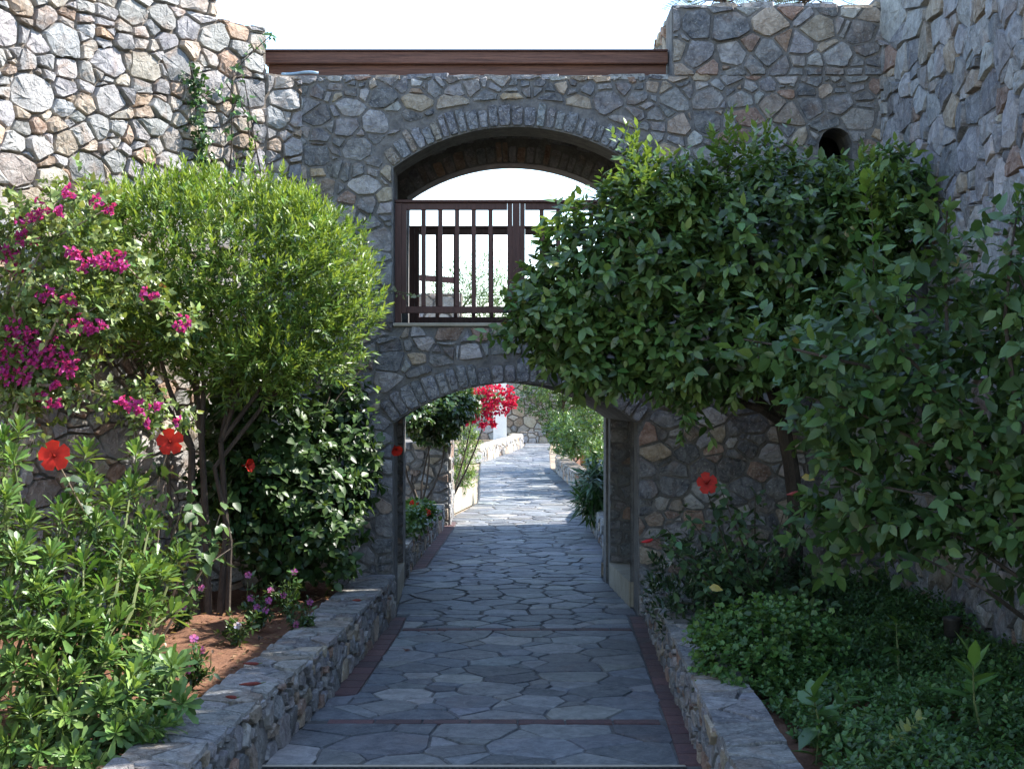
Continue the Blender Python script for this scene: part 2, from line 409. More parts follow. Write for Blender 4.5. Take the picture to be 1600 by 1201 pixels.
# flagstones
def darts(x0, x1, y0, y1, smin, smax):
    pts = []; n = int(60 * (x1 - x0) * (y1 - y0) / (smin * smax) / 4)
    for i in range(n):
        r = (smax * (1 - i / n) + smin * .55 * i / n) * random.uniform(.42, .58); x = random.uniform(x0, x1); y = random.uniform(y0, y1)
        if all(abs(x - a) > 1 or (x - a) ** 2 * .62 + (y - b) ** 2 * 1.5 > (r + c) ** 2 * .8 for a, b, c in pts): pts.append((x, y, r))
    return [(a, b) for a, b, _ in pts], [c * c * .9 for _, _, c in pts]
def flags(y0, y1, xl, xr, smin, smax, gap, mapper=None, relief=.012, bed=-.004, tilt=.004, pal=None):
    xs0 = min(xl(y0), xl(y1), xl((y0 + y1) / 2)) - .1; xs1 = max(xr(y0), xr(y1), xr((y0 + y1) / 2)) + .1
    sd, w = darts(xs0, xs1, y0, y1, smin, smax)
    sd2 = []; w2 = []; gh = []; gwt = []
    for s, k in zip(sd, w):
        a, b = xl(s[1]), xr(s[1])
        if not (a + .02 < s[0] < b - .02 and y0 < s[1] < y1): continue
        sd2.append(s); w2.append(k)
        if s[0] - a < .5: gh.append((2 * a - s[0], s[1])); gwt.append(k)
        if b - s[0] < .5: gh.append((2 * b - s[0], s[1])); gwt.append(k)
    out = []
    for poly in power_cells(sd2, w2, gh, gwt, (xs0, y0, xs1, y1), gap, .8):
        if not poly or area(poly) < .0015: continue
        poly = roughen(poly, .2, .006, .05)
        if not poly: continue
        poly = [Vector((min(max(p[0], xl(p[1]) + .004), xr(p[1]) - .004), p[1])) for p in poly]
        if abs(area(poly)) < .001: continue
        v, f = stone_geo(poly, mapper or ground_map, relief, bed, edge=.006, tilt=tilt, bulge=.1); out.append((v, f, pick(pal or PAL_FLAG, .6, 1.5)))
    return out
near_l = lambda y: (BL(y) + .01) if y < 9.94 else LI(y) + .006
near_r = lambda y: RI(y) - .006
geos = flags(8.12, 9.09, near_l, near_r, .14, .5, .0035) + flags(9.22, 12.54, near_l, near_r, .12, .42, .0035)
geos += flags(12.67, 13.4, lambda y: max(LI(y), BL(y)) + .006, lambda y: min(RI(y), BR(y)) - .006, .15, .34, .009)
mid_l = lambda y: BL(y) + (.18 if 16.7 < y < 22.5 else .01); far_r = lambda y: BR(y) - .01
for a, b in ((13.41, 16), (16.01, 19.5), (19.51, 23.2)): geos += flags(a, b, mid_l, far_r, .16, .38, .009)
for a, b in ((23.21, 28), (28.01, 36), (36.01, 44), (44.01, 52.5)): geos += flags(a, b, mid_l, far_r, .25, .5, .012)
emit_pieces(path, geos, 'flag', name='flagstone', rest='far_flagstones', minpx=60)

# drain grating at the near end of the paving
dg = thing('drain_grating', (0, 7.8, 0), 'dark iron drain grating across the near end of the flagstone path', 'drain')
MB().box(-1.46, 1.0, 8.085, 8.115, -.02, .012, .003).build('kerb_strip', 'plaster', dg)
MB().box(-1.5, 1.0, 7.70, 7.73, -.02, .01).box(-1.5, 1.0, 8.05, 8.08, -.02, .01).build('frame', 'iron', dg)
for i in range(62):
    x = -1.48 + i * .04
    if i % 1 == 0: MB().box(x, x + .016, 7.732, 8.048, -.015, .008).build('bar', 'iron', dg)
near = sheet('near_paving', [[(x, y, .002) for x in (-1.9, 1.0)] for y in (3, 7.69)], 'flag')
near.data.color_attributes.new('tone', 'FLOAT_COLOR', 'POINT'); near.data.color_attributes['tone'].data.foreach_set('color', [.17, .19, .2, 1] * 4)
tag(near, 'slate paving in front of the drain grating', 'paving')

# walls in plan: polylines with arc length
class Plan:
    def __init__(s, pts, flip=1):
        s.p = np.array(pts, float)
        for _ in range(3):                       # round the corners
            q = [s.p[0]]
            for a, b in zip(s.p[:-1], s.p[1:]): q += [a * .75 + b * .25, a * .25 + b * .75]
            q.append(s.p[-1]); s.p = np.array(q)
        seg = np.linalg.norm(np.diff(s.p, axis=0), axis=1); s.s = np.concatenate([[0], np.cumsum(seg)]); s.L = s.s[-1]; s.flip = flip
    def at(s, u):
        return np.interp(u, s.s, s.p[:, 0]), np.interp(u, s.s, s.p[:, 1])
    def map(s, u, v, h):
        x, y = s.at(u); x1, y1 = s.at(min(u + .12, s.L)); x0, y0 = s.at(max(u - .12, 0))
        t = Vector((x1 - x0, y1 - y0)).normalized() if (x1 - x0 or y1 - y0) else Vector((1, 0)); n = Vector((t.y, -t.x)) * s.flip
        return (x + n.x * h, y + n.y * h, v)
    def body(s, z0, z1, back, n=40, ua=0, ub=None):
        zt = z1 if callable(z1) else (lambda u: z1); v = []; f = []
        for i in range(n + 1):
            u = ua + ((s.L if ub is None else ub) - ua) * i / n; v += [s.map(u, z0, 0), s.map(u, zt(u), 0), s.map(u, z0, -back), s.map(u, zt(u), -back)]
        for i in range(n):
            a = 4 * i; b = a + 4; f += [(a, b, b + 1, a + 1), (a + 2, a + 3, b + 3, b + 2), (a + 1, b + 1, b + 3, a + 3)]
        e = 4 * n; f += [(0, 1, 3, 2), (e, e + 2, e + 3, e + 1)]
        return MB().add(v, f)

# ------------------------------------------------------------------ the gateway bridge
YF, YB = 13.4, 13.9                             # front wall, front and back face
RY0, RY1 = 15.6, 16.0                           # rear wall
lowV = ArchVoid(-1.13, 1.2, 0, 1.83, .385); upV = ArchVoid(-1.13, 1.2, 2.75, 4.26, .39)
gate = thing('stone_gateway', (0, YF, 0), 'grey rubble stone gateway with two stacked arched openings and a roofed bridge', 'gateway')
mb = MB(); xs = list(np.linspace(-1.13, 1.2, 25)); one = lambda z: (lambda x: z)
mb.strip([-2.4, -1.13], one(0), one(5.14), YF, YB); mb.strip([1.2, 1.52], one(0), one(5.14), YF, YB); mb.strip([1.521, 2.92], one(0), one(5.8), YF, YB); mb.strip([3.24, 3.9], one(0), one(5.8), YF, YB); mb.strip([2.921, 3.239], one(0), one(3.7), YF, YB); hx = list(np.linspace(2.921, 3.239, 9)); mb.strip(hx, lambda x: 4.48 + math.sqrt(max(0, .16 ** 2 - (x - 3.08) ** 2)), one(5.8), YF, YB)
mb.strip(xs, lowV.top, one(2.75), YF, YB); mb.strip(xs, upV.top, one(5.14), YF, YB)
mb.build('mortar_core', 'mortar', gate)
rl = ArchVoid(-1.21, 1.04, 0, 1.83, .385); ru = ArchVoid(-1.16, 1.15, 2.75, 4.28, .37); rx = list(np.linspace(-1.21, 1.04, 21)); rx2 = list(np.linspace(-1.16, 1.15, 21))
mb = MB(); mb.strip([-2.4, -1.21], one(0), one(2.75), RY0, RY1); mb.strip([1.04, 2.6], one(0), one(2.75), RY0, RY1); mb.strip(rx, rl.top, one(2.75), RY0, RY1)
mb.strip([-2.4, -1.16], one(2.751), one(5.1), RY0, RY1); mb.strip([1.15, 2.6], one(2.751), one(5.1), RY0, RY1); mb.strip(rx2, ru.top, one(5.1), RY0, RY1)
mb.build('rear_wall', 'mortar', gate)
mb = MB(); mb.box(-2.4, 1.6, YB, RY0, 4.95, 5.1); mb.build('roof_slab', 'plaster', gate)
mb = MB(); mb.box(-2.4, 1.6, YB, RY0, 2.62, 2.745); mb.build('bridge_floor', 'plaster', gate)
MB().box(-2.4, -2.2, YB, RY0, 2.75, 4.95).build('end_wall', 'mortar', gate); MB().box(1.5, 1.6, YB, RY0, 2.75, 4.95).build('end_wall', 'mortar', gate)
# vault of the passage and side walls with deep niches
v = []; f = []
for i in range(21):
    t = i / 20; a = -1.13 + 2.33 * t; b = -1.21 + 2.25 * t; v += [(a, YB, lowV.top(a)), (b, RY0, rl.top(b))]
for i in range(20): k = 2 * i; f.append((k, k + 1, k + 3, k + 2))
MB().add(v, f).build('vault', 'mortar', gate)
def passage_side(xa, xb, sgn):
    X = lambda y: xa + (xb - xa) * (y - YF) / (RY1 - YF); D = .5 * sgn; n0, n1 = YB + .02, 15.42
    mb = MB()
    def wallq(y0, y1, z0, z1, o0=0, o1=None): o1 = o0 if o1 is None else o1; mb.quad((X(y0) + o0, y0, z0), (X(y1) + o1, y1, z0), (X(y1) + o1, y1, z1), (X(y0) + o0, y0, z1))
    wallq(YB, n0, 0, 1.86); wallq(n1, RY0, 0, 1.86); wallq(n0, n1, .25, 1.97, D)
    mb.quad((X(n0), n0, .25), (X(n0) + D, n0, .25), (X(n0) + D, n0, 1.97), (X(n0), n0, 1.97)); mb.quad((X(n1), n1, .25), (X(n1) + D, n1, .25), (X(n1) + D, n1, 1.97), (X(n1), n1, 1.97))
    mb.quad((X(n0), n0, 1.9), (X(n1), n1, 1.9), (X(n1) + D, n1, 1.9), (X(n0) + D, n0, 1.9)); mb.build('passage_wall', 'mortar', gate)
    s = MB(); a, b = X(n0 + .003), X(n1 - .003); e = -.012 * sgn
    s.add([(a + e, n0 + .003, 0), (b + e, n1 - .003, 0), (b + D, n1 - .003, 0), (a + D, n0 + .003, 0), (a + e, n0 + .003, .25), (b + e, n1 - .003, .25), (b + D, n1 - .003, .25), (a + D, n0 + .003, .25)],
          [(0, 1, 5, 4), (4, 5, 6, 7), (0, 4, 7, 3), (1, 2, 6, 5)]); s.build('niche_sill', 'plaster', gate)
    # stones lining the niche back and the rear pier
    U = n1 - n0; mp = lambda u, v, h: (X(n0 + u) + D - sgn * h, n0 + u, v)
    masonry(gate, U, 1.9, mp, (.13, .26), .01, .02, -.01, [(3, SLATE), (2, (.18, .16, .15)), (1, RUST)], 'rubble', v0=.26, limit=40, name='niche_stone')
    masonry(gate, .49, 1.88, lambda u, v, h: (X(n1) + sgn * u, n1 - h, v), (.1, .2), .008, .02, -.006, [(3, SLATE), (2, (.2, .18, .17)), (1, RUST), (1, GREY)], 'rubble', v0=.26, limit=40, name='niche_stone')
passage_side(-1.13, -1.21, -1); passage_side(1.2, 1.04, 1)
fm = lambda u, v, h: (u, YF - h, v)
hole_x, hole_z = 3.07, 4.08
class RectHole:                                    # small arched opening high in the wall beside the corner
    def closest(s, p):
        x, z = p; cx, hw, zb, zs = 3.08, .155, 3.7, 4.48
        ins = (abs(x - cx) < hw and zb < z < zs) or math.hypot(x - cx, z - zs) < hw
        if z < zs: c = [(cx - hw, min(max(z, zb), zs)), (cx + hw, min(max(z, zb), zs)), (min(max(x, cx - hw), cx + hw), zb)]
        else:
            r = max(1e-4, math.hypot(x - cx, z - zs)); c = [(cx + (x - cx) / r * hw, zs + (z - zs) / r * hw)]
        return min(c, key=lambda q: math.dist(q, p)), ins
hole = RectHole()
vous = upV.voussoirs(27, fm, .028, [(5, (.24, .25, .265)), (3, (.17, .18, .2)), (1, (.3, .24, .17))]) + lowV.voussoirs(24, fm, .028, [(5, (.23, .24, .255)), (3, (.15, .16, .18))])
emit_pieces(gate, vous, 'chiselled', name='voussoir', rest='small_voussoirs')
def hid_front(v):
    c = sum((Vector(p) for p in v), Vector()) / len(v); x = 800 + c.x * F / c.y; y = 600.5 - (c.z - CAMZ) * F / c.y
    return (x > 1010 and 260 < y < 600) or (x < 560 and y > 330) or (x > 800 and x < 1010 and 420 < y < 580)
masonry(gate, 3.85, 5.13, fm, (.10, .25), .006, .024, -.008, PAL_FRONT, 'rubble', u0=-2.35, voids=(lowV, upV, hole), limit=260, chink=.5, hidden=hid_front, name='stone')
masonry(gate, 3.85, 5.79, fm, (.11, .27), .006, .028, -.008, PAL_FRONT, 'rubble', u0=1.53, v0=5.135, limit=40, name='stone')
rm = lambda u, v, h: (u, RY0 - h, v)
masonry(gate, 1.6, 4.95, rm, (.12, .22), .008, .02, -.01, [(3, GREY), (3, SLATE), (1, RUST)], 'rubble', u0=-2.2, v0=4.2, voids=(ru,), limit=60, name='rear_stone', chink=.2)
emit_pieces(gate, ru.voussoirs(26, rm, .015, [(4, (.2, .2, .21)), (2, RUST), (2, SLATE)]), 'rubble', name='rear_voussoir')
# flat stones along the wall top
geos = []; x = -2.0
while x < 1.5:
    w = random.uniform(.2, .45); e = min(x + w, 1.515); z = 5.12
    poly = roughen([(x + .006, YF - .012), (e - .006, YF - .012), (e - .006, YF + .3), (x + .006, YF + .3)], .2, .012)
    v, f = stone_geo(poly, lambda a, b, h: (a, b, z + h), .028, -.02, tilt=.03); geos.append((v, f, pick([(2, (.36, .34, .31)), (1, GREY), (1, TAN)]))); x = e
x = 1.53
while x < 3.5:
    w = random.uniform(.25, .5); e = min(x + w, 3.55); z = 5.80
    poly = roughen([(x + .006, YF - .012), (e - .006, YF - .012), (e - .006, YF + .4), (x + .006, YF + .4)], .2, .012)
    v, f = stone_geo(poly, lambda a, b, h: (a, b, z + h), .03, -.02, tilt=.04); geos.append((v, f, pick([(2, (.36, .34, .31)), (1, GREY), (1, TAN)]))); x = e
emit_pieces(gate, geos, 'coping', name='cap_stone', rest='small_cap_stones')
# room behind the small opening
rec = MB(); rec.add([(x, y, z) for z in (3.5, 4.9) for x, y in ((2.7, YB), (3.5, YB), (3.5, YB + 1.2), (2.7, YB + 1.2))], [(0, 3, 2, 1), (4, 5, 6, 7), (1, 2, 6, 5), (2, 3, 7, 6), (3, 0, 4, 7)]); rec.build('recess', 'mortar', gate)
# sill of the upper opening
MB().box(-1.128, 1.198, YF - .03, YB + .02, 2.752, 2.785, .006).build('sill', 'plaster', gate)
# return wall running back from the raised part
rp = MB().box(1.525, 1.95, YB + .002, 15.5, 5.1, 5.78); rp.build('return_wall', 'mortar', gate)
rtm = lambda u, v, h: (1.525 - h, YB + u, v)
masonry(gate, 1.55, 5.8, rtm, (.12, .22), .01, .03, -.01, [(3, TAN), (2, GREY), (2, RUST)], 'rubble', v0=5.12, limit=30, name='return_stone')

# timber fascia on the bridge roof
fb = thing('roof_fascia', (-.4, 13.68, 5.14), 'long reddish brown timber fascia boards along the bridge roof edge', 'beam')
MB().box(-2.37, 1.5, 13.70, 13.78, 5.13, 5.305, .006).build('lower_board', 'wood_beam', fb)
MB().box(-2.4, 1.51, 13.64, 13.80, 5.307, 5.425, .008).build('upper_board', 'wood_beam', fb)
MB().box(-2.4, 1.51, 13.62, 13.82, 5.427, 5.44).build('drip_strip', 'wood', fb)
hz = MB(); hz.tube([(-2.22 + .36 * t, 13.56 + .05 * math.sin(t * 5), 5.185 + .02 * math.sin(math.pi * t)) for t in np.linspace(0, 1, 9)], .014, 8)
tag(hz.build('hose', 'hose', None, True), 'short pale blue hose lying on the bridge wall top at the beam end', 'hose')

def railing(y, dark, label, x0=-1.13, x1=1.2, mid=.04, ztop=3.975, pitch=.174, zoff=0, sub=(0,)):
    t = thing('wooden_railing', ((x0 + x1) / 2, y, 2.785), label, 'railing'); m = 'wood'; z0 = 2.786 + zoff
    MB().box(x0 + .004, x1 - .004, y - .045, y + .045, ztop - .028, ztop, .006).build('handrail', m, t)
    for px, w in ((x0 + .035, .06), (mid, .07), (x1 - .035, .06)): MB().box(px - w / 2, px + w / 2, y - .035, y + .035, z0, ztop - .029, .005).build('post', m, t)
    for a, b in ((x0 + .066, mid - .036), (mid + .036, x1 - .066)):
        MB().box(a + .05, b - .05, y - .022, y + .022, ztop - .095, ztop - .03, .004).build('top_rail', m, t)
        MB().box(a + .05, b - .05, y - .022, y + .022, z0 + .10, z0 + .165, .004).build('bottom_rail', m, t)
        for px in (a + .0245, b - .0245): MB().box(px - .0235, px + .0235, y - .024, y + .024, z0 + .098, ztop - .03, .004).build('stile', m, t)
        n = max(1, round((b - a - .1) / pitch) - 1); st = (b - a - .1) / (n + 1)
        for i in range(n): px = a + .05 + st * (i + 1); MB().box(px - .021, px + .021, y - .018, y + .018, z0 + .166, ztop - .096, .003).build('baluster', m, t)
railing(13.58, 0, 'front dark brown wooden railing closing the upper arched opening')
railing(15.72, 1, 'rear wooden railing seen in silhouette through the upper arch', -1.15, 1.14, .06, 3.965, .2)

# ------------------------------------------------------------------ tall rubble walls left and right
lw = Plan([(-2.0, 13.385), (-2.3, 13.24), (-2.75, 12.78), (-3.3, 12.0), (-3.75, 11.35), (-4.2, 10.6), (-4.6, 9.6), (-4.8, 8), (-4.85, 5), (-4.85, 2)], -1)
U1 = min(np.linspace(.4, 2, 300), key=lambda u: abs(800 + lw.map(u, 5, 0)[0] * F / lw.map(u, 5, 0)[1] - 338))
ltop = lambda u: 5.52 + .03 * math.sin(u * 7)
left_wall = thing('rubble_wall', (-3.6, 11.5, 0), 'tall sunlit pale rubble stone wall curving behind the rounded shrub', 'wall')
lw.body(0, 5.12, .6, 6, 0, .36).build('mortar_core', 'mortar_pale', left_wall); lw.body(0, ltop, .6, 70, .361).build('mortar_core', 'mortar_pale', left_wall); lw.body(5.45, 6.0, .55, 60, U1).build('upper_core', 'mortar_pale', left_wall)
def hid_left(v):
    c = sum((Vector(p) for p in v), Vector()) / len(v); return c.z < 1.3
masonry(left_wall, .355, 5.11, lw.map, (.12, .26), .0045, .04, -.008, PAL_LEFT, 'pale_rubble', limit=40, tilt=.09)
masonry(left_wall, 4.6, 5.53, lw.map, (.12, .36), .0045, .05, -.008, PAL_LEFT, 'pale_rubble', limit=300, amin=.75, amax=1.9, tilt=.08, chink=.95, hidden=hid_left, u0=.37)
masonry(left_wall, 4.6, 5.98, lw.map, (.12, .3), .0045, .05, -.008, PAL_LEFT, 'pale_rubble', limit=20, u0=U1 + .01, v0=5.535)
geos = []; u = .36
while u < U1 - .05:
    e = u + random.uniform(.14, .42); z = 5.5 + random.uniform(-.01, .03)
    for _ in range(random.choice((1, 1, 2))):
        w0 = random.uniform(-.03, .04); poly = roughen([(u + .006, w0), (e - .006, w0), (e - .006, .5), (u + .006, .5)], .2, .015)
        if area(poly) < 0: poly = poly[::-1]
        th = random.uniform(.03, .07); v, f = stone_geo(poly, lambda a, b, h: lw.map(a, z + h, -b), th, -.02, tilt=.03); geos.append((v, f, pick(PAL_LEFT))); z += th * .8
    u = e
emit_pieces(left_wall, geos, 'pale_rubble', name='cap_stone', rest='small_cap_stones')
rw = Plan([(3.53, 13.41), (3.56, 12.6), (3.57, 11.6), (3.55, 10.6), (3.48, 9.6), (3.38, 8.5), (3.3, 7), (3.25, 5), (3.25, 1)], 1)
RTOP = 6.4
right_wall = thing('rubble_wall', (3.5, 11, 0), 'tall shaded grey rubble stone wall beside the citrus trees', 'wall')
rw.body(0, RTOP, .6, 50).build('mortar_core', 'mortar', right_wall)
masonry(right_wall, 5.6, 6.7, rw.map, (.19, .5), .005, .04, -.008, PAL_RIGHT, 'rubble', limit=300, amin=.6, amax=1.6, tilt=.07, chink=.5)
house = MB().box(3.95, 10, 1, 22.5, 0, RTOP); house.box(2.3, 3.94, 16.3, 22.5, 0, 5.6)
tag(house.build('stone_house', 'mortar'), 'stone house block standing behind the shaded wall', 'house')

# ------------------------------------------------------------------ low planter walls
def planter(name, line, inward, h, wcop, label, y0, y1, pal=PAL_LOW, n=26, limit=150, cop=True, relief=.03):
    """line(y): x of the face; inward: -1 means the bed lies towards -x"""
    t = thing(name, (line((y0 + y1) / 2), (y0 + y1) / 2, 0), label, 'planter')
    mb = MB(); v = []; f = []
    for i in range(n + 1):
        y = y0 + (y1 - y0) * i / n; x = line(y); v += [(x, y, 0), (x, y, h - .03), (x + inward * wcop, y, h - .03), (x + inward * wcop, y, 0)]
    for i in range(n):
        a = 4 * i; b = a + 4
        for k in range(3): f.append((a + k, b + k, b + k + 1, a + k + 1))
    f += [(0, 1, 2, 3), (4 * n + 3, 4 * n + 2, 4 * n + 1, 4 * n)]
    mb.add(v, f).build('mortar_core', 'mortar', t)
    mp = lambda u, v, hh: (line(y0 + u) - inward * hh, y0 + u, v)
    masonry(t, y1 - y0, h - .02, mp, (.13, .3), .009, relief, -.015, pal, 'rubble', limit=limit, amin=.6, amax=1.5, tilt=.07, chink=.3)
    if cop:
        a_, b_ = (lambda y: line(y) + min(inward * wcop, -inward * .03)), (lambda y: line(y) + max(inward * wcop, -inward * .03))
        geos = flags(y0, y1, a_, b_, .1, .32, .005, lambda p, q, hh: (p, q, h - .03 + hh), .026, -.004, .02, [(3, (.25, .245, .23)), (2, (.32, .30, .27)), (1.2, (.34, .28, .21)), (1, GREY), (1, (.17, .175, .18))])
        emit_pieces(t, geos, 'coping', name='coping_stone', rest='small_coping_stones', limit=120, minpx=50)
    return t
planter('planter_wall', BL, -1, .41, .37, 'low rubble planter wall with wide coping beside the left flower bed', 4.5, 13.38)
planter('planter_wall', BR, 1, .41, .31, 'low rubble planter wall bordering the shady citrus bed', 4.5, 13.36)
def bed(name, xa, xb, y0, y1, z, label, nx=24, ny=60):
    rows = []
    for i in range(ny + 1):
        y = y0 + (y1 - y0) * i / ny; rows.append([(xa(y) + (xb(y) - xa(y)) * j / nx, y, z + .035 * math.sin(3.1 * y + j) * math.sin(1.7 * j + y) + random.uniform(-.012, .012)) for j in range(nx + 1)])
    return tag(sheet(name, rows, 'soil', label), None, 'soil')
SL = .31
bed('soil', lambda y: BL(y) - .36, lambda y: -5.0 if y < 11 else -5.0 + (y - 11) * .6, 4.5, 13.42, SL, 'reddish brown soil of the left flower bed')
bed('soil', lambda y: BR(y) + .3, lambda y: 3.7, 4.5, 13.42, SL, 'dark soil of the shaded bed under the citrus trees')

# ------------------------------------------------------------------ foliage
def nrm(a): return a / np.maximum(1e-9, np.linalg.norm(a, axis=-1, keepdims=True))
TPL = {}
def tpl(name, pts, faces): TPL[name] = (np.array(pts, float), np.array(faces, int))
tpl('lance', [(0, 0, 0), (.42, -.5, .1), (.42, .5, .1), (.5, 0, 0), (1, 0, -.1)], [(0, 3, 1), (0, 2, 3), (1, 3, 4), (3, 2, 4)])
_rows = lambda r1, r2, w1, w2, f=.22, c=-.18: [(0, 0, 0), (r1, -w1, f * w1), (r1, 0, 0), (r1, w1, f * w1), (r2, -w2, f * w2 + c * .45), (r2, 0, c * .45), (r2, w2, f * w2 + c * .45), (1, 0, c)]
_rf = [(0, 2, 1), (0, 3, 2), (1, 2, 5), (1, 5, 4), (2, 3, 6), (2, 6, 5), (4, 5, 7), (5, 6, 7)]
tpl('ovate', _rows(.3, .66, .47, .38), _rf); tpl('spat', _rows(.45, .84, .3, .5, .25, -.12), _rf); tpl('broad', _rows(.28, .62, .5, .44, .3, -.25), _rf)
tpl('heart', _rows(.2, .6, .5, .36, .25, -.3), _rf)
_k = 9; _rim = [(.5 + (.5 if i % 2 else .36) * math.cos(math.pi + .35 + 5.6 * i / _k * 1.0), (.5 if i % 2 else .38) * math.sin(math.pi + .35 + 5.6 * i / _k), .1 * (i % 2)) for i in range(_k + 1)]
tpl('lobed', [(.42, 0, -.04)] + _rim, [(0, i + 1, i + 2) for i in range(_k)])
tpl('petal', [(0, 0, 0), (.45, -.38, .06), (.45, 0, 0), (.45, .38, .06), (.85, -.48, .1), (.9, 0, .02), (.85, .48, .1), (1, 0, .05)], _rf)
class Leaves:
    """arrays of leaf frames that become one foliage mesh and, for large leaves, single leaf objects"""
    def __init__(s): s.P = []; s.D = []; s.N = []; s.L = []; s.C = []
    def add(s, P_, D_, N_, L_, C_):
        s.P.append(P_); s.D.append(D_); s.N.append(N_); s.L.append(L_); s.C.append(C_)
    def arrays(s):
        return [np.concatenate(a) for a in (s.P, s.D, s.N, s.L, s.C)]
    def build(s, parent, shape, wr, mat, name='foliage', single=0, leafname='leaf', frac=.35):
        Pp, D, N, L, C = s.arrays(); T, Fc = TPL[shape]
        D = nrm(D); N = nrm(N - (N * D).sum(1, keepdims=True) * D); S = np.cross(D, N)
        rest = np.ones(len(Pp), bool)
        if single:
            px = 800 + Pp[:, 0] * F / Pp[:, 1]; py = 600.5 - (Pp[:, 2] - CAMZ) * F / Pp[:, 1]
            ok = (px > 0) & (px < 1600) & (py > 0) & (py < 1200)
            score = np.where(ok, L * F / Pp[:, 1] * (.6 + .4 * np.abs(N[:, 1])) - 9 * (Pp[:, 1] - np.median(Pp[:, 1])), -1e9)
            idx = np.argsort(-score)[:single]; idx = idx[score[idx] > -1e8]; rest[idx] = False
            nv = 6; order = np.argsort(C[idx].sum(1)); var = []
            chunks = np.array_split(idx[order], nv)
            for ch in chunks:
                if len(ch) == 0: continue
                me = mesh_np(leafname, np.stack([T[:, 1] * wr, T[:, 0], T[:, 2] * wr], 1), Fc, C[ch].mean(0), True); me.materials.append(MAT[mat])
                for i in ch:
                    o = bpy.data.objects.new(leafname, me); col.objects.link(o); o.parent = parent
                    M = Matrix(((S[i][0], D[i][0], N[i][0], 0), (S[i][1], D[i][1], N[i][1], 0), (S[i][2], D[i][2], N[i][2], 0), (0, 0, 0, 1)))
                    o.matrix_basis = Matrix.Translation(Vector(Pp[i]) - wloc(parent)) @ M @ Matrix.Scale(float(L[i]), 4)
        Pp, D, N, S, L, C = Pp[rest], D[rest], N[rest], S[rest], L[rest], C[rest]; n = len(Pp); k = len(T)
        V = (Pp[:, None] + D[:, None] * (T[None, :, :1] * L[:, None, None]) + S[:, None] * (T[None, :, 1:2] * (L * wr)[:, None, None]) + N[:, None] * (T[None, :, 2:] * (L * wr)[:, None, None])).reshape(-1, 3)
        FF = (Fc[None] + (np.arange(n) * k)[:, None, None]).reshape(-1, Fc.shape[1])
        o = link(name, mesh_np(name, V, FF, np.repeat(C, k, 0), shape != 'lobed'), mat, parent); o['kind'] = 'stuff'; return o
def tones(n, base, var=.22, young=None, yfrac=0, yel=None, yelfrac=0):
    C = np.array(base)[None] * (1 + RNG.normal(0, var, (n, 1))).clip(.45, 1.7) * (1 + RNG.normal(0, .07, (n, 3)))
    if young is not None:
        m = RNG.random(n) < yfrac; C[m] = np.array(young) * (1 + RNG.normal(0, .15, (m.sum(), 1)))
    if yel is not None:
        m = RNG.random(n) < yelfrac; C[m] = np.array(yel)
    return C.clip(.005, .8)
def twigs(lv, start, dirs, length, n, leaf, lvar=.32, ang=(35, 75), base=(.06, .12, .02), var=.22, up=.5, young=None, tip=0, yel=None, yelfrac=0, droop=0):
    """leaves set spirally along straight twigs. tip: share of the twig, from its end, that carries young leaves"""
    m = len(start); d = nrm(dirs); a0 = nrm(np.cross(d, np.array([.3, .2, .93]) + 1e-3)); b0 = np.cross(d, a0)
    k = np.arange(n)[None]; t = (k + RNG.random((m, n)) * .8) / n
    az = k * 2.399 + RNG.random((m, 1)) * 6.28 + RNG.normal(0, .3, (m, n)); an = np.radians(ang[1] + (ang[0] - ang[1]) * t + RNG.normal(0, 9, (m, n)))
    rad = a0[:, None] * np.cos(az)[..., None] + b0[:, None] * np.sin(az)[..., None]
    D = d[:, None] * np.cos(an)[..., None] + rad * np.sin(an)[..., None]; D[..., 2] -= droop
    N = d[:, None] * .6 + np.array([0, 0, up]) + RNG.normal(0, .18, (m, n, 3)) - rad * .15
    Pp = start[:, None] + d[:, None] * (t * np.broadcast_to(length, (m,))[:, None])[..., None]
    Lf = leaf * (1 + RNG.normal(0, lvar, (m, n))).clip(.45, 1.5) * (1 - .25 * t)
    C = tones(m * n, base, var, None, 0, yel, yelfrac)
    C *= np.repeat((1 + RNG.normal(0, .1, (m, 1))).clip(.6, 1.4), n, 0)
    if young is not None and tip > 0:
        w = ((t - (1 - tip)) / tip).clip(0, 1).reshape(-1, 1) * (.5 + .5 * RNG.random((m * n, 1))); C = C * (1 - w) + np.array(young)[None] * w
    lv.add(Pp.reshape(-1, 3), D.reshape(-1, 3), N.reshape(-1, 3), Lf.ravel(), C)
def shell(blobs, n, depth=.45, rough=.16, seed=0, camside=0, flatb=None):
    """points near the surface of overlapping ellipsoids with outward normals"""
    out_p = []; out_n = []; bl = [(np.array(c), np.array(r)) for c, r in blobs]; ar = np.array([r.prod() ** (2 / 3) for _, r in bl]); ar /= ar.sum(); ph = RNG.random((6, 4)) * 6.28
    for bi, (c, r) in enumerate(bl):
        m = int(n * ar[bi] * 1.5); u = nrm(RNG.normal(0, 1, (m, 3)))
        if camside: u[:, 1] = np.where((u[:, 1] > 0) & (RNG.random(m) < camside), -u[:, 1], u[:, 1])
        k = 1 - depth * RNG.random(m) ** 2.2
        lump = sum(np.sin(u @ (RNG.normal(0, 3.2, 3)) + q[0]) for q in ph) / 6
        k = k * (1 + rough * lump * 1.6 + RNG.normal(0, rough * .3, m))
        p = c + u * r * k[:, None]; ins = np.zeros(m, bool)
        for bj, (c2, r2) in enumerate(bl):
            if bj != bi: ins |= (((p - c2) / r2) ** 2).sum(1) < .62
        p, u = p[~ins], u[~ins]; out_p.append(p); out_n.append(nrm(u / r))
    return np.concatenate(out_p), np.concatenate(out_n)
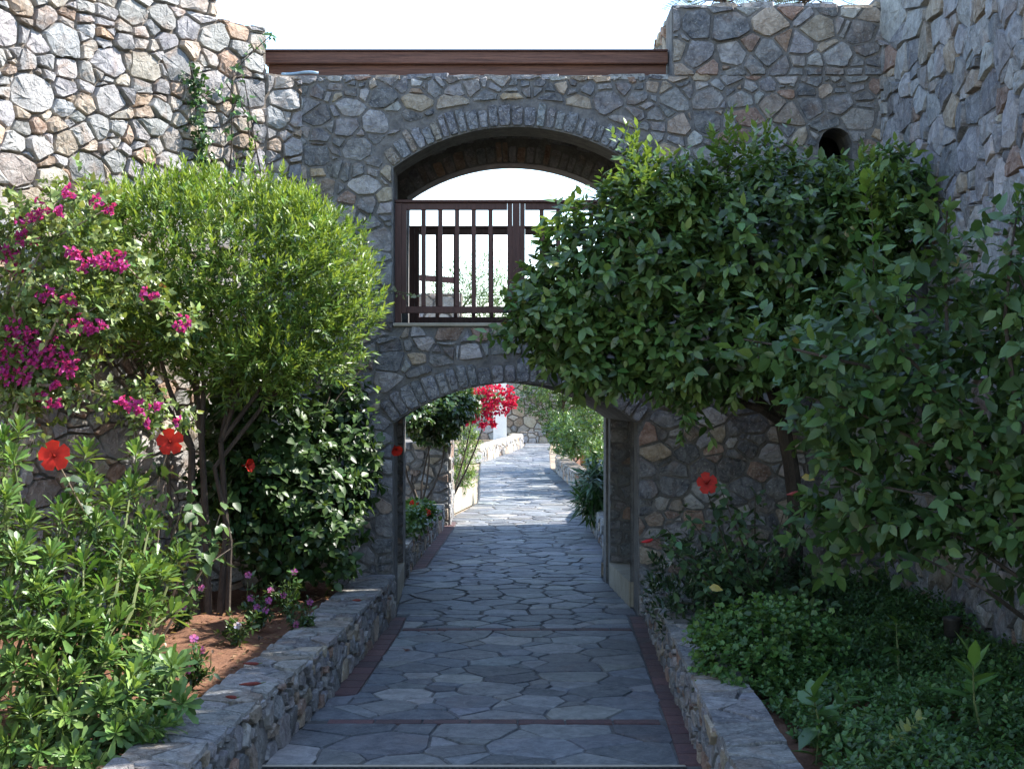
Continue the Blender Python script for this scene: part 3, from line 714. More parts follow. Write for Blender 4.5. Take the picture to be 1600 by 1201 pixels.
def stems_to(mb, base, pts, r0, r1=.004, sides=5, bend=.15, tone=None):
    for p in pts:
        b = Vector(base); p = Vector(p); m = b.lerp(p, .5); m += Vector((random.gauss(0, bend), random.gauss(0, bend), abs(random.gauss(0, bend)) * .5)) * (p - b).length
        q = [b * (1 - t) ** 2 + m * 2 * t * (1 - t) + p * t * t for t in (0, .25, .5, .75, 1)]
        mb.tube(q, [r0 + (r1 - r0) * t for t in (0, .25, .5, .75, 1)], sides)
A = np.array
def bl(x, y, d, rx, ry, rz): return (tuple(P(x, y, d)), (rx, ry, rz))

# --- rounded bright green shrub on the left
sh = thing('rounded_shrub', P(325, 940, 11.5), 'big rounded bright green shrub with narrow leaves and dark branching stems', 'shrub')
blobs = [bl(330, 410, 11.5, 1.05, .8, .72), bl(480, 450, 11.7, .52, .6, .74), bl(185, 400, 11.1, .56, .6, .58), bl(430, 365, 11.6, .55, .6, .46), bl(270, 350, 11.4, .62, .6, .42), bl(400, 540, 11.4, .6, .55, .38), bl(270, 490, 11.3, .5, .5, .35)]
blobs = [((c[0], c[1], c[2] - .08), r) for c, r in blobs]
p, n = shell(blobs, 3700, .45, .24)
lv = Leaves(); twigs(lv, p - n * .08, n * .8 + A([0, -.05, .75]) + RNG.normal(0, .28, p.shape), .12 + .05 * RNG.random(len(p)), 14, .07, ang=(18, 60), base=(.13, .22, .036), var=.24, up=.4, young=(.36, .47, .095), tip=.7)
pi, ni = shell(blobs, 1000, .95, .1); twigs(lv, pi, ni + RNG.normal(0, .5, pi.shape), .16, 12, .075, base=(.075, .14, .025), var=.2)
p2, n2 = shell(blobs, 320, .1, .2); p2 = p2[p2[:, 2] > blobs[0][0][2] + .1]; n2 = n2[:len(p2)]
twigs(lv, p2, RNG.normal(0, .22, p2.shape) + A([0, 0, 1]), .22, 18, .062, ang=(18, 50), base=(.14, .24, .035), young=(.27, .38, .07), tip=.6)
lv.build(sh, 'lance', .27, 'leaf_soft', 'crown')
mb = MB(); b0 = P(325, 945, 11.5); b0.z = SL
for a, (fx, fy), tips, r in ((-.06, (300, 700), [(190, 530), (150, 470), (240, 520)], .05), (.0, (315, 690), [(265, 540), (300, 520), (330, 500)], .045), (.06, (345, 690), [(370, 560), (430, 560), (400, 520)], .04), (.1, (335, 730), [(470, 560), (520, 540)], .032), (-.1, (260, 680), [(130, 500), (90, 440)], .03)):
    r *= .68; a *= 1.6
    f_ = P(fx, fy, 11.4); mb.tube([b0 + Vector((a, 0, 0)), b0.lerp(f_, .5) + Vector((a * .9, .05, 0)), f_], [r * 1.15, r, r * .85], 8)
    for tx, ty in tips: e = P(tx, ty, 11.4 + random.uniform(-.2, .2)); m = f_.lerp(e, .5) + Vector((random.gauss(0, .05), 0, .04)); mb.tube([f_, m, e, e.lerp(Vector(blobs[0][0]), .5)], [r * .85, r * .6, r * .4, r * .2], 6)
mb.build('trunk', 'bark', sh)

# --- bougainvillea at the far left
bo = thing('bougainvillea', (-3.7, 9.6, SL), 'magenta bougainvillea arching over the bed at the left edge', 'bougainvillea')
cl = [(108, 304, 16), (150, 318, 13), (172, 325, 12), (60, 330, 20), (35, 345, 14), (90, 330, 10), (40, 372, 20), (12, 395, 18), (25, 420, 12), (120, 397, 12), (145, 405, 15), (170, 410, 16), (192, 415, 13), (112, 393, 12), (70, 460, 17), (108, 472, 14), (22, 520, 24), (48, 530, 22), (12, 560, 24), (55, 560, 26), (75, 540, 20), (100, 565, 22), (108, 580, 16), (5, 590, 18), (35, 585, 15), (112, 505, 22), (135, 510, 14), (80, 630, 16), (65, 622, 12), (88, 600, 12), (282, 503, 14), (290, 508, 11), (226, 457, 9), (240, 462, 7), (190, 625, 10), (212, 628, 11), (218, 642, 11), (242, 634, 9), (228, 660, 9), (200, 635, 7), (278, 658, 8), (145, 515, 9), (160, 505, 8), (190, 395, 8), (130, 420, 8)]
mb = MB(); root = Vector((-4.0, 9.4, SL)); lv = Leaves()
canes = [[(20, 700), (40, 600), (20, 480), (70, 380), (170, 325)], [(40, 690), (45, 610), (60, 500), (130, 400), (200, 418), (285, 503)], [(10, 720), (30, 560), (100, 510), (150, 480)], [(40, 660), (60, 600), (140, 610), (215, 635), (285, 665)], [(0, 640), (10, 560), (60, 470), (120, 480)], [(-20, 600), (20, 420), (60, 340), (110, 300)], [(-30, 560), (-10, 430), (20, 350), (40, 325)], [(40, 600), (90, 500), (130, 510), (160, 500)]]
for c in canes:
    q = [P(x, y, 9.7 + random.uniform(-.25, .25)) for x, y in c]; mb.tube([root] + q, np.linspace(.02, .004, len(q) + 1), 5)
    for a, b in zip(q[:-1], q[1:]):
        m = max(3, int((b - a).length * 26)); tt = RNG.random(m)[:, None]; st = A(a) * (1 - tt) + A(b) * tt + RNG.normal(0, .05, (m, 3))
        twigs(lv, st, RNG.normal(0, .7, (m, 3)) + A([.1, -.2, .25]), .14, 8, .062, base=(.14, .21, .06), var=.3, young=(.32, .38, .13), tip=.5, yel=(.2, .1, .05), yelfrac=.02)
for x, y, r in cl:                              # leafy sprays between the flower clusters
    m = int(5 + r * .5); c = A(P(x, y, 9.75)); st = c + RNG.normal(0, r * .006, (m, 3)) + A([0, .1, 0])
    twigs(lv, st, RNG.normal(0, .7, (m, 3)) + A([0, -.3, .2]), .12, 7, .058, base=(.14, .21, .06), var=.3, young=(.32, .38, .13), tip=.5)
pk, nk = shell([bl(60, 430, 9.9, .45, .35, .5), bl(20, 380, 9.8, .4, .3, .35), bl(110, 480, 9.9, .35, .3, .2)], 170, .8, .2)
twigs(lv, pk, nk + RNG.normal(0, .5, pk.shape), .14, 9, .062, base=(.13, .2, .055), var=.3, young=(.32, .38, .13), tip=.5)
lv.build(bo, 'heart', .62, 'leaf_soft', 'foliage')
mb.build('cane', 'bark_pale', bo)
def bracts(parent, x, y, r, d, base, k=1.0, size=.028):
    n = int((4 + r * r * .045) * k); rr = r * d / F; c = A(P(x, y, d)); q = c + nrm(RNG.normal(0, 1, (n, 3))) * (rr * RNG.random((n, 1)) ** .45) * A([1, .7, .9])
    lv = Leaves()
    for j in range(3):
        ax = nrm(RNG.normal(0, .5, (n, 3)) + A([0, -.8, .2])); a0 = nrm(np.cross(ax, RNG.normal(0, 1, (n, 3))))
        b0 = np.cross(ax, a0); an = j * 2.09; rd = a0 * math.cos(an) + b0 * math.sin(an)
        lv.add(q, rd * .8 + ax * .6, ax - rd * .6, size * (1 + RNG.normal(0, .18, n)), tones(n, base, .22))
    o = lv.build(parent, 'heart', .85, 'petal', 'flower_cluster')
for x, y, r in cl: bracts(bo, x, y, r * 1.05, 9.55, (.50, .045, .27))

# --- red hibiscus flower builder
def hib_flower(parent, pos, face, r, tone=(.62, .028, .018), half=False):
    face = Vector(face).normalized(); a = face.orthogonal().normalized(); b = face.cross(a); pos = Vector(pos)
    mb = MB(); mb.tube([pos - face * r * .55, pos, pos + face * r * .35, pos + face * r * .95 + Vector((0, 0, r * .2))], [r * .1, r * .12, r * .045, r * .03], 6)
    o = mb.build('flower', 'petal', parent); me = o.data
    at = me.color_attributes.new('tone', 'FLOAT_COLOR', 'POINT'); at.data.foreach_set('color', [.30, .02, .015, 1] * len(me.vertices))
    T, Fc = TPL['petal']
    for k in range(5):
        an = 2 * math.pi * k / 5 + .3; rd = a * math.cos(an) + b * math.sin(an); open_ = .35 if not half else 1.5
        D = (rd + face * open_).normalized(); N = (face - D * face.dot(D)).normalized(); S = D.cross(N)
        V = [pos + D * (t[0] * r) + S * (t[1] * r * .92) + N * ((t[2] + .12 * math.sin(t[0] * 3 + k)) * r * .6 - .25 * r * t[0] ** 2) for t in T]
        tn = np.array([tuple(np.array(tone) * (.35 if i == 0 else random.uniform(.85, 1.15))) for i in range(len(T))])
        link('petal', mesh_np('petal', V, Fc, tn, True), 'petal', o)

# --- glossy dark hibiscus beside the left pier
hb = thing('hibiscus_bush', (-1.75, 12.2, SL), 'dark glossy hibiscus bush between the rounded shrub and the arch pier', 'hibiscus')
blobs = [bl(480, 760, 12.3, .5, .45, .55), bl(420, 680, 12.1, .45, .4, .5), bl(545, 720, 12.6, .26, .3, .5), bl(470, 850, 12.2, .5, .4, .35), bl(400, 790, 11.9, .32, .35, .4), bl(530, 640, 12.7, .25, .25, .3), bl(365, 640, 12.2, .3, .3, .35), bl(350, 740, 12.3, .25, .3, .4)]
p, n = shell(blobs, 850, .6, .18); lv = Leaves()
twigs(lv, p - n * .06, n + A([0, -.2, .3]) + RNG.normal(0, .4, p.shape), .16, 8, .088, ang=(45, 85), base=(.034, .072, .022), var=.3, up=.7, young=(.10, .17, .04), tip=.3, droop=.25)
sp = [(560, 590), (545, 610), (520, 585), (440, 600), (585, 625), (570, 560), (470, 610)]
st = A([P(x, y + 40, 12.6) for x, y in sp]); twigs(lv, st, A([[random.gauss(0, .2), -.1, 1] for _ in sp]), .34, 11, .07, base=(.07, .14, .03), young=(.16, .27, .05), tip=.7)
lv.build(hb, 'broad', .66, 'leaf_gloss', 'foliage', single=260)
mb = MB(); b0 = Vector((-1.9, 12.25, SL)); stems_to(mb, b0, [P(x, y, 12.3) for x, y in ((420, 680), (480, 740), (545, 680), (400, 780), (520, 640), (470, 850), (540, 780))], .022, .006); stems_to(mb, P(470, 700, 12.4), [P(x, y + 10, 12.6) for x, y in sp], .008, .003)
mb.build('stem', 'bark', hb)
hib_flower(hb, P(384, 727, 11.6), (.9, -.5, .1), .075, half=True)
hib_flower(hb, P(618, 700, 12.9), (.3, -.8, -.5), .075, half=True)
mb = MB(); mb.tube([P(560, 720, 12.7), P(590, 690, 12.8), P(614, 692, 12.9)], [.006, .005, .003], 5); mb.build('flower_stem', 'twig_green', hb)
# --- leggy hibiscus with the two large open blooms
h2 = thing('hibiscus_bush', P(230, 960, 9.6), 'slender hibiscus with two large open red blooms before the shrub stems', 'hibiscus')
h2.location.z = SL; lv = Leaves(); mb = MB(); b2 = h2.location.copy()
tips = [(85, 712, 7.45), (266, 690, 9.1), (120, 760, 9.0), (300, 760, 9.3), (345, 800, 9.6), (255, 760, 9.2), (310, 840, 9.4), (200, 800, 9.2), (330, 880, 9.8), (370, 850, 10.0), (285, 790, 9.5), (240, 850, 9.4)]
for x, y, d in tips:
    e = P(x, y, d); m = b2.lerp(e, .55) + Vector((random.gauss(0, .08), .03, .08)); q = [b2, b2.lerp(m, .5), m, m.lerp(e, .5), e]; mb.tube(q, [.012, .01, .008, .006, .003], 5)
    tt = np.linspace(.35, .96, 9)[:, None]; st = A(m) * (1 - tt) + A(e) * tt if 0 else np.where(tt < .5, A(b2) * (1 - tt * 2) + A(m) * tt * 2, A(m) * (2 - tt * 2) + A(e) * (tt * 2 - 1))
    twigs(lv, st, RNG.normal(0, .6, (9, 3)) + A([0, -.3, .3]), .09, 4, .082, ang=(50, 85), base=(.05, .10, .03), var=.3, up=.8, young=(.15, .24, .06), tip=.4, droop=.2)
lv.build(h2, 'broad', .66, 'leaf_gloss', 'foliage', single=160); mb.build('stem', 'bark_pale', h2)
hib_flower(h2, P(85, 712, 7.35), (.12, -1, .12), .083); hib_flower(h2, P(266, 690, 9.02), (.05, -1, .08), .088)

# --- glossy rosette shrub in the left foreground
pt = thing('rosette_shrub', (-2.6, 7.6, SL), 'glossy bright green shrub with whorled spoon-shaped leaves in the left foreground', 'shrub')
ros = [(30, 655, 7.9), (20, 700, 7.7), (135, 690, 8.3), (140, 735, 8.2), (212, 690, 8.5), (205, 745, 8.4), (10, 760, 7.5), (45, 800, 7.6), (95, 790, 7.9), (150, 800, 8.0), (25, 850, 7.4), (80, 850, 7.6), (130, 860, 7.8), (185, 830, 8.1), (235, 800, 8.4), (60, 900, 7.4), (110, 915, 7.5), (15, 915, 7.3), (165, 900, 7.8), (215, 880, 8.0), (255, 880, 8.3), (40, 965, 7.2), (90, 970, 7.3), (140, 960, 7.5), (190, 950, 7.7), (230, 930, 8.0), (20, 1020, 7.1), (70, 1030, 7.1), (120, 1040, 7.2), (170, 1010, 7.4), (210, 1060, 7.2), (160, 1080, 7.1), (100, 1100, 7.0), (45, 1095, 7.0), (10, 1150, 6.9), (60, 1160, 6.9), (115, 1165, 6.9), (180, 1130, 7.0), (205, 1110, 7.1), (270, 1030, 7.3), (240, 1000, 7.6), (-20, 800, 7.4), (-20, 950, 7.2), (-20, 1080, 7.0), (5, 670, 7.8), (90, 1195, 6.9), (20, 1200, 6.9), (150, 1190, 6.9), (285, 1085, 7.2), (230, 1150, 7.1), (255, 1120, 7.1), (175, 770, 8.2)]
ros += [(x + random.gauss(0, 26), y + random.gauss(0, 24) + 12, d + .25) for x, y, d in ros if y > 760]
lv = Leaves(); mb = MB(); roots = [Vector((-2.9, 7.8, SL)), Vector((-2.45, 7.5, SL)), Vector((-2.3, 7.1, SL)), Vector((-2.95, 7.2, SL)), Vector((-2.25, 8.1, SL))]
for x, y, d in ros:
    e = P(x, y + 14, d); b = min(roots, key=lambda r: abs(r.x - e.x) + random.random() * .4); m = b.lerp(e, .55) + Vector((random.gauss(0, .06), random.gauss(0, .05), .05)); mb.tube([b, m, m.lerp(e, .6), e], [.013, .009, .007, .005], 5)
    ax = (e - m).normalized() + Vector((0, -.15, .5)); ax.normalize(); a3 = A(ax)[None]
    m2 = random.randint(19, 27); k = np.arange(m2); az = k * 2.399; an = np.radians(12 + 78 * k / m2 + RNG.normal(0, 6, m2))
    a0 = nrm(np.cross(a3, A([[.3, .8, .2]]))); b0 = np.cross(a3, a0); rad = a0 * np.cos(az)[:, None] + b0 * np.sin(az)[:, None]
    D = a3 * np.cos(an)[:, None] + rad * np.sin(an)[:, None]; N = a3 - rad * .2 + A([[0, 0, .3]]) + RNG.normal(0, .12, (m2, 3))
    lv.add(A(e)[None] - a3 * (.0022 * k)[:, None], D, N, (.085 + .05 * k / m2) * (1 + RNG.normal(0, .12, m2)), tones(m2, (.105, .195, .048), .2, (.23, .35, .09), .3))
    ee = A(m)[None] * (1 - (q := RNG.random((9, 1)) * .85 + .15)) + A(e)[None] * q
    twigs(lv, ee, RNG.normal(0, .45, (9, 3)) + A(ax), .08, 6, .1, ang=(40, 75), base=(.09, .165, .042), var=.22, up=.6)
lv.build(pt, 'spat', .28, 'leaf_gloss', 'foliage', single=300); mb.build('stem', 'twig_green', pt)

# --- periwinkles along the left bed, each plant its own thing
fl = [(237, 1042), (295, 1046), (303, 997), (315, 1016), (291, 914), (315, 918), (268, 953), (287, 948), (388, 898), (392, 934), (423, 922), (443, 930), (420, 938), (415, 953), (401, 948), (484, 940), (460, 893), (463, 975), (477, 970), (257, 1110), (371, 977)]
plants = [((240, 1075), [0, 19], 'pink periwinkle plant nearest the camera beside the glossy shrub'), ((300, 1075), [1, 2, 3], 'pink periwinkle plant leaning over bare soil near the coping'), ((285, 985), [4, 5, 6, 7], 'pink periwinkle plant under the dark shrub stems'), ((405, 985), [8, 9, 12, 13, 14], 'bushy pink periwinkle plant in the middle of the left bed'), ((450, 960), [10, 11, 15, 16], 'tall pink periwinkle plant by the hibiscus foot'), ((470, 995), [17, 18], 'tiny pink periwinkle against the left coping'), ((370, 1010), [20], 'periwinkle plant with a single white flower')]
for (bx, by), ids, lab in plants:
    d0 = (CAMZ - SL) * F / (by - 600.5); b = P(bx, by, d0); t = thing('periwinkle', b, lab, 'flower', 'periwinkles in the left bed'); lv = Leaves(); mb = MB()
    for k in ids + [None] * 7:
        if k is None: e = b + Vector((random.uniform(-.16, .16), random.uniform(-.12, .12), random.uniform(.1, .26)))
        else: e = P(fl[k][0], fl[k][1], d0 - random.uniform(.0, .12))
        m = b.lerp(e, .5) + Vector((random.gauss(0, .03), 0, .03)); mb.tube([b, m, e], [.006, .004, .002], 4)
        q = RNG.random((7, 1)) * .8 + .2; st = A(b) * (1 - q) + A(e) * q
        twigs(lv, st, RNG.normal(0, .5, (7, 3)) + A([0, -.2, .5]), .05, 5, .05, base=(.05, .10, .03), var=.25, up=.7, young=(.12, .19, .05), tip=.4)
        if k is not None:
            T, Fc = TPL['petal']; f3 = Vector((random.gauss(0, .3), -1, random.uniform(.2, .8))).normalized(); a = f3.orthogonal().normalized(); bb = f3.cross(a); fm2 = MB(); r = .03
            tone = (.62, .6, .58) if k == 20 else (.56, .16, .40)
            for j in range(5):
                an = 2 * math.pi * j / 5; rd = a * math.cos(an) + bb * math.sin(an); S = rd.cross(f3)
                fm2.add([e + rd * (u[0] * r) + S * (u[1] * r * .82) + f3 * (u[2] * .02 + .004 - .006 * u[0] * (j % 2)) for u in T], [tuple(q) for q in Fc], tuple(c * random.uniform(.8, 1.2) for c in tone))
            o = fm2.build('flower', 'petal', t); fe_ = MB().tube([e + f3 * .006, e + f3 * .011], [.0035, .002], 6, (.3, .02, .09)); fe_.build('eye', 'petal', o)
    lv.build(t, 'ovate', .45, 'leaf', 'foliage'); mb.build('stem', 'twig_green', t)

# --- citrus tree over the arch
ct = thing('citrus_tree', P(1235, 930, 11.9), 'wide citrus tree spreading its dense crown in front of the arch', 'tree'); ct.location.z = SL
blobs = [bl(1000, 430, 11.4, .85, .75, .72), bl(1190, 390, 11.5, .85, .75, .74), bl(880, 500, 11.3, .45, .5, .44), bl(1100, 530, 11.2, .85, .7, .46), bl(1330, 370, 11.6, .5, .6, .66), bl(1290, 520, 11.4, .6, .6, .55), bl(950, 560, 11.3, .4, .5, .3), bl(1040, 330, 11.4, .45, .5, .4), bl(1395, 330, 11.9, .33, .4, .5), bl(1230, 320, 11.7, .4, .5, .35)]
p, n = shell(blobs, 2100, .55, .13); lv = Leaves()
kw = dict(base=(.08, .15, .04), var=.34, up=.75, young=(.2, .3, .075), yel=(.28, .24, .05), yelfrac=.004)
twigs(lv, p - n * .1, n + A([0, -.1, .25]) + RNG.normal(0, .35, p.shape), .2, 10, .112, ang=(40, 80), tip=.35, droop=.2, **kw)
shoots = [(995, 300, 195, .95), (985, 320, 250, .5), (1010, 310, 225, .6), (1135, 270, 180, .8), (1195, 270, 195, .7), (1240, 280, 235, .4), (1345, 310, 230, .5), (1365, 330, 235, .8), (1370, 400, 300, .6), (1090, 300, 255, .4), (1060, 310, 280, .3), (940, 350, 320, .3), (1160, 270, 220, .4), (1400, 360, 300, .4), (1050, 360, 300, .4)]
for x, y0, y1, dens in shoots:
    a, b = P(x + random.uniform(-10, 10), y0, 11.1), P(x, y1, 11.1); L0 = (b - a).length
    twigs(lv, A([a]), A([b - a]), L0, int(75 * L0), .082, ang=(25, 65), base=(.11, .19, .04), young=(.24, .34, .07), tip=.8, up=.5)
    for k in range(int(3 + 7 * dens)):
        o = Vector((random.gauss(0, .09), random.gauss(0, .09), 0)); q = a.lerp(b, random.uniform(-.25, .45)) + o
        twigs(lv, A([q]), A([b - a]) + RNG.normal(0, .16, (1, 3)), .22 + .2 * random.random(), 12, .085, ang=(28, 70), base=(.095, .17, .04), young=(.22, .32, .07), tip=.7, up=.5)
hang = [(1060, 650), (1075, 680), (1000, 610), (1040, 620), (1150, 600), (860, 560), (820, 520), (930, 600), (800, 500), (790, 540)]
for x, y in hang: st = A([P(x + random.gauss(0, 12), y - 30, 11.0) for _ in range(4)]); twigs(lv, st, RNG.normal(0, .3, (4, 3)) + A([0, -.1, -.8]), .22, 9, .092, ang=(40, 80), tip=.3, droop=.2, **kw)
lv.build(ct, 'ovate', .52, 'leaf', 'crown', single=300)
mb = MB(); b0 = ct.location.copy(); f1 = P(1222, 660, 11.8)
mb.tube([b0, P(1245, 800, 11.9), P(1235, 720, 11.85), f1], [.085, .07, .065, .06], 9)
for pts in ([(1180, 620), (1110, 560), (1000, 480)], [(1215, 580), (1190, 450), (1140, 300), (1135, 230)], [(1260, 590), (1300, 480), (1330, 360), (1365, 280)], [(1190, 640), (1050, 590), (900, 530)], [(1200, 600), (1060, 420), (1000, 310), (995, 210)]):
    q = [f1] + [P(x, y, 11.5) for x, y in pts]; mb.tube(q, np.linspace(.045, .008, len(q)), 6)
mb.build('trunk', 'bark', ct)

# --- nearer citrus reaching in from the right
c2 = thing('citrus_tree', (2.95, 7.3, SL), 'nearer citrus tree reaching in from the right edge with large loose leaves', 'tree')
lv = Leaves(); mb = MB(); root = c2.location.copy()
lims = [[(1700, 1010), (1600, 965), (1540, 920), (1470, 885), (1440, 870)], [(1690, 950), (1600, 850), (1560, 740), (1500, 640), (1430, 590)], [(1600, 850), (1480, 780), (1380, 760), (1300, 720)], [(1590, 900), (1500, 840), (1420, 800), (1330, 830)], [(1650, 800), (1590, 650), (1570, 500), (1580, 390), (1590, 330)], [(1560, 740), (1440, 690), (1330, 640), (1260, 620)], [(1570, 500), (1500, 470), (1400, 460)], [(1500, 640), (1420, 560), (1360, 480), (1350, 420)], [(1480, 520), (1475, 400), (1480, 330)], [(1430, 590), (1300, 560), (1220, 540), (1160, 530)], [(1600, 600), (1610, 480), (1590, 420)]]
for li, c in enumerate(lims):
    d0 = 8.3 if li in (0, 1, 4) else 8.6; q = [P(x, y, d0 + random.uniform(-.2, .3)) for x, y in c]
    if li in (0, 1, 4): q = [root, root.lerp(q[0], .6) + Vector((.05, 0, .05))] + q
    mb.tube(q, np.linspace(.026 if li in (0, 1, 4) else .013, .005, len(q)), 6)
    for a, b in zip(q[-len(c):-1], q[-len(c) + 1:]):
        if li == 0: continue
        m = max(2, int((b - a).length * 22)); tt = RNG.random(m)[:, None]; st = A(a) * (1 - tt) + A(b) * tt + RNG.normal(0, .07, (m, 3))
        twigs(lv, st, RNG.normal(0, .6, (m, 3)) + A([-.1, -.15, .15]), .2, 8, .112, ang=(40, 80), base=(.078, .15, .05), var=.24, up=.7, young=(.14, .235, .05), tip=.35, yel=(.34, .3, .06), yelfrac=.008, droop=.15)
pk, nk = shell([bl(1520, 600, 8.9, .42, .4, .5), bl(1400, 660, 9.0, .42, .4, .4), bl(1420, 800, 8.8, .42, .35, .28), bl(1580, 740, 8.8, .3, .35, .5), bl(1330, 560, 9.2, .3, .3, .35), bl(1545, 470, 8.9, .25, .3, .3), bl(1300, 640, 9.3, .26, .3, .28), bl(1340, 770, 9.2, .26, .3, .3), bl(1300, 850, 9.4, .16, .2, .16)], 280, .8, .25)
twigs(lv, pk, nk + RNG.normal(0, .5, pk.shape) + A([0, -.2, .1]), .2, 9, .11, ang=(40, 80), base=(.078, .15, .05), var=.24, up=.7, young=(.14, .235, .05), tip=.35, droop=.15)
for x, y0, y1 in ((1360, 420, 260), (1480, 400, 320), (1590, 400, 300), (1180, 560, 500), (1350, 330, 280)):
    a, b = P(x + 5, y0, 8.8), P(x, y1, 8.8); twigs(lv, A([a]), A([b - a]), (b - a).length, 22, .085, ang=(30, 65), base=(.09, .17, .035), young=(.2, .32, .06), tip=.8); mb.tube([a, b], [.005, .002], 4)
lv.build(c2, 'ovate', .58, 'leaf_soft', 'crown', single=300); mb.build('trunk', 'bark', c2)

# --- hibiscus in the shady bed
h3 = thing('hibiscus_bush', P(1190, 990, 10.7), 'loose hibiscus with one red bloom under the citrus tree', 'hibiscus'); h3.location.z = SL
lv = Leaves(); mb = MB(); b3 = h3.location.copy()
tips = [(1104, 765, 10.4), (1125, 760, 10.3), (1040, 825, 10.6), (1022, 842, 10.5), (1180, 770, 10.6), (1245, 775, 10.3), (1060, 880, 10.5), (1150, 810, 10.4), (1250, 830, 10.4), (1110, 850, 10.3), (1280, 900, 10.2), (1090, 920, 10.2), (1205, 860, 10.3), (1150, 900, 10.1), (1300, 950, 10.2), (1070, 800, 10.8), (1225, 800, 10.6), (1130, 830, 10.9), (1060, 940, 10.6)]
for x, y, d in tips:
    e = P(x, y, d); m = b3.lerp(e, .5) + Vector((random.gauss(0, .06), .03, .06)); mb.tube([b3, b3.lerp(m, .5), m, m.lerp(e, .5), e], [.012, .01, .007, .005, .003], 5)
    tt = np.linspace(.3, .98, 11)[:, None]; st = np.where(tt < .5, A(b3) * (1 - tt * 2) + A(m) * tt * 2, A(m) * (2 - tt * 2) + A(e) * (tt * 2 - 1))
    twigs(lv, st, RNG.normal(0, .6, (11, 3)) + A([0, -.3, .3]), .08, 4, .08, ang=(50, 85), base=(.06, .115, .045), var=.35, up=.9, young=(.16, .24, .07), tip=.35, droop=.15)
lv.build(h3, 'broad', .6, 'leaf_gloss', 'foliage', single=200); mb.build('stem', 'bark', h3)
hib_flower(h3, P(1104, 755, 10.35), (.2, -.8, .2), .085, (.62, .05, .04))
for (x, y), tn in (((1247, 768), (.5, .12, .12)), ((1020, 842), (.55, .04, .05))):
    c = P(x, y, 10.3); o = MB().tube([c, c + Vector((-.02, 0, -.008)), c + Vector((-.05, -.01, -.015)), c + Vector((-.085, -.01, -.02))], [.006, .014, .013, .003], 7, tn).build('flower_bud', 'petal', h3, True)
for x, y in ((1118, 917), (1262, 745)):
    lv = Leaves(); lv.add(A([P(x - 10, y, 10.1)]), A([[.9, -.2, -.1]]), A([[0, -.8, .6]]), A([.1]), A([[.5, .38, .08]])); o = lv.build(h3, 'broad', .6, 'leaf', 'yellow_leaf'); del o['kind']; o['label'] = 'yellowed hibiscus leaf'

# --- scented geranium bush over the right coping
ge = thing('geranium_bush', P(1190, 1130, 8.9), 'compact lobed-leaf geranium bush spilling over the right coping', 'shrub'); ge.location.z = SL
p, n = shell([bl(1185, 1030, 8.9, .4, .4, .36), bl(1150, 1060, 8.7, .27, .3, .27), bl(1240, 1000, 9.1, .3, .3, .28), bl(1130, 1010, 9.0, .22, .25, .25)], 950, .6, .14); lv = Leaves()
twigs(lv, p - n * .06, n + A([0, -.1, .5]) + RNG.normal(0, .35, p.shape), .09, 7, .042, ang=(40, 80), base=(.075, .16, .04), var=.25, up=.9, young=(.15, .26, .06), tip=.5)
lv.build(ge, 'lobed', 1.0, 'leaf_soft', 'foliage'); mb = MB(); stems_to(mb, ge.location, [P(x, y, 8.9) for x, y in ((1120, 1000), (1180, 960), (1240, 980), (1150, 1060), (1250, 1040), (1200, 1030))], .01, .004); mb.build('stem', 'bark', ge)
def spike(x, y, d, lab, k):
    t = thing('flower_spike', P(x, y + 70, d), lab, 'flower'); e0, e1 = P(x + 4, y + 80, d), P(x, y - 12, d); MB().tube([e0, e0.lerp(e1, .5), e1], [.005, .004, .002], 4).build('stem', 'twig_green', t)
    lv = Leaves(); twigs(lv, A([P(x, y + 14, d)]), A([[0, 0, 1]]), .13, 26, .02, ang=(50, 80), base=(.42, .2, .42), var=.25); lv.build(t, 'ovate', .7, 'petal', 'flower')
    lv = Leaves(); twigs(lv, A([e0]), A([[0, 0, 1]]), .3, 16, .06, base=(.05, .1, .03)); lv.build(t, 'lance', .4, 'leaf_soft', 'foliage')
spike(1118, 955, 9.3, 'lilac flower spike left of the geranium bush top', 0); spike(1267, 993, 9.0, 'lilac flower spike at the right shoulder of the geranium bush', 1)
# --- dark leafy mound in the corner by the right pier
dm = thing('dark_shrub', P(1075, 950, 11.9), 'dark low leafy shrub in the corner by the right pier', 'shrub'); dm.location.z = SL
p, n = shell([bl(1080, 920, 11.6, .3, .4, .36), bl(1110, 960, 10.8, .3, .4, .28), bl(1190, 930, 11.4, .5, .5, .3)], 420, .6, .2); lv = Leaves()
twigs(lv, p, n + A([0, -.1, .6]) + RNG.normal(0, .3, p.shape), .12, 9, .075, base=(.034, .072, .024), var=.3, up=.8); lv.build(dm, 'lance', .34, 'leaf', 'foliage')
mb = MB(); stems_to(mb, dm.location, [P(1080, 900, 11.6), P(1110, 940, 11), P(1060, 900, 11.6)], .009); mb.build('stem', 'bark', dm)
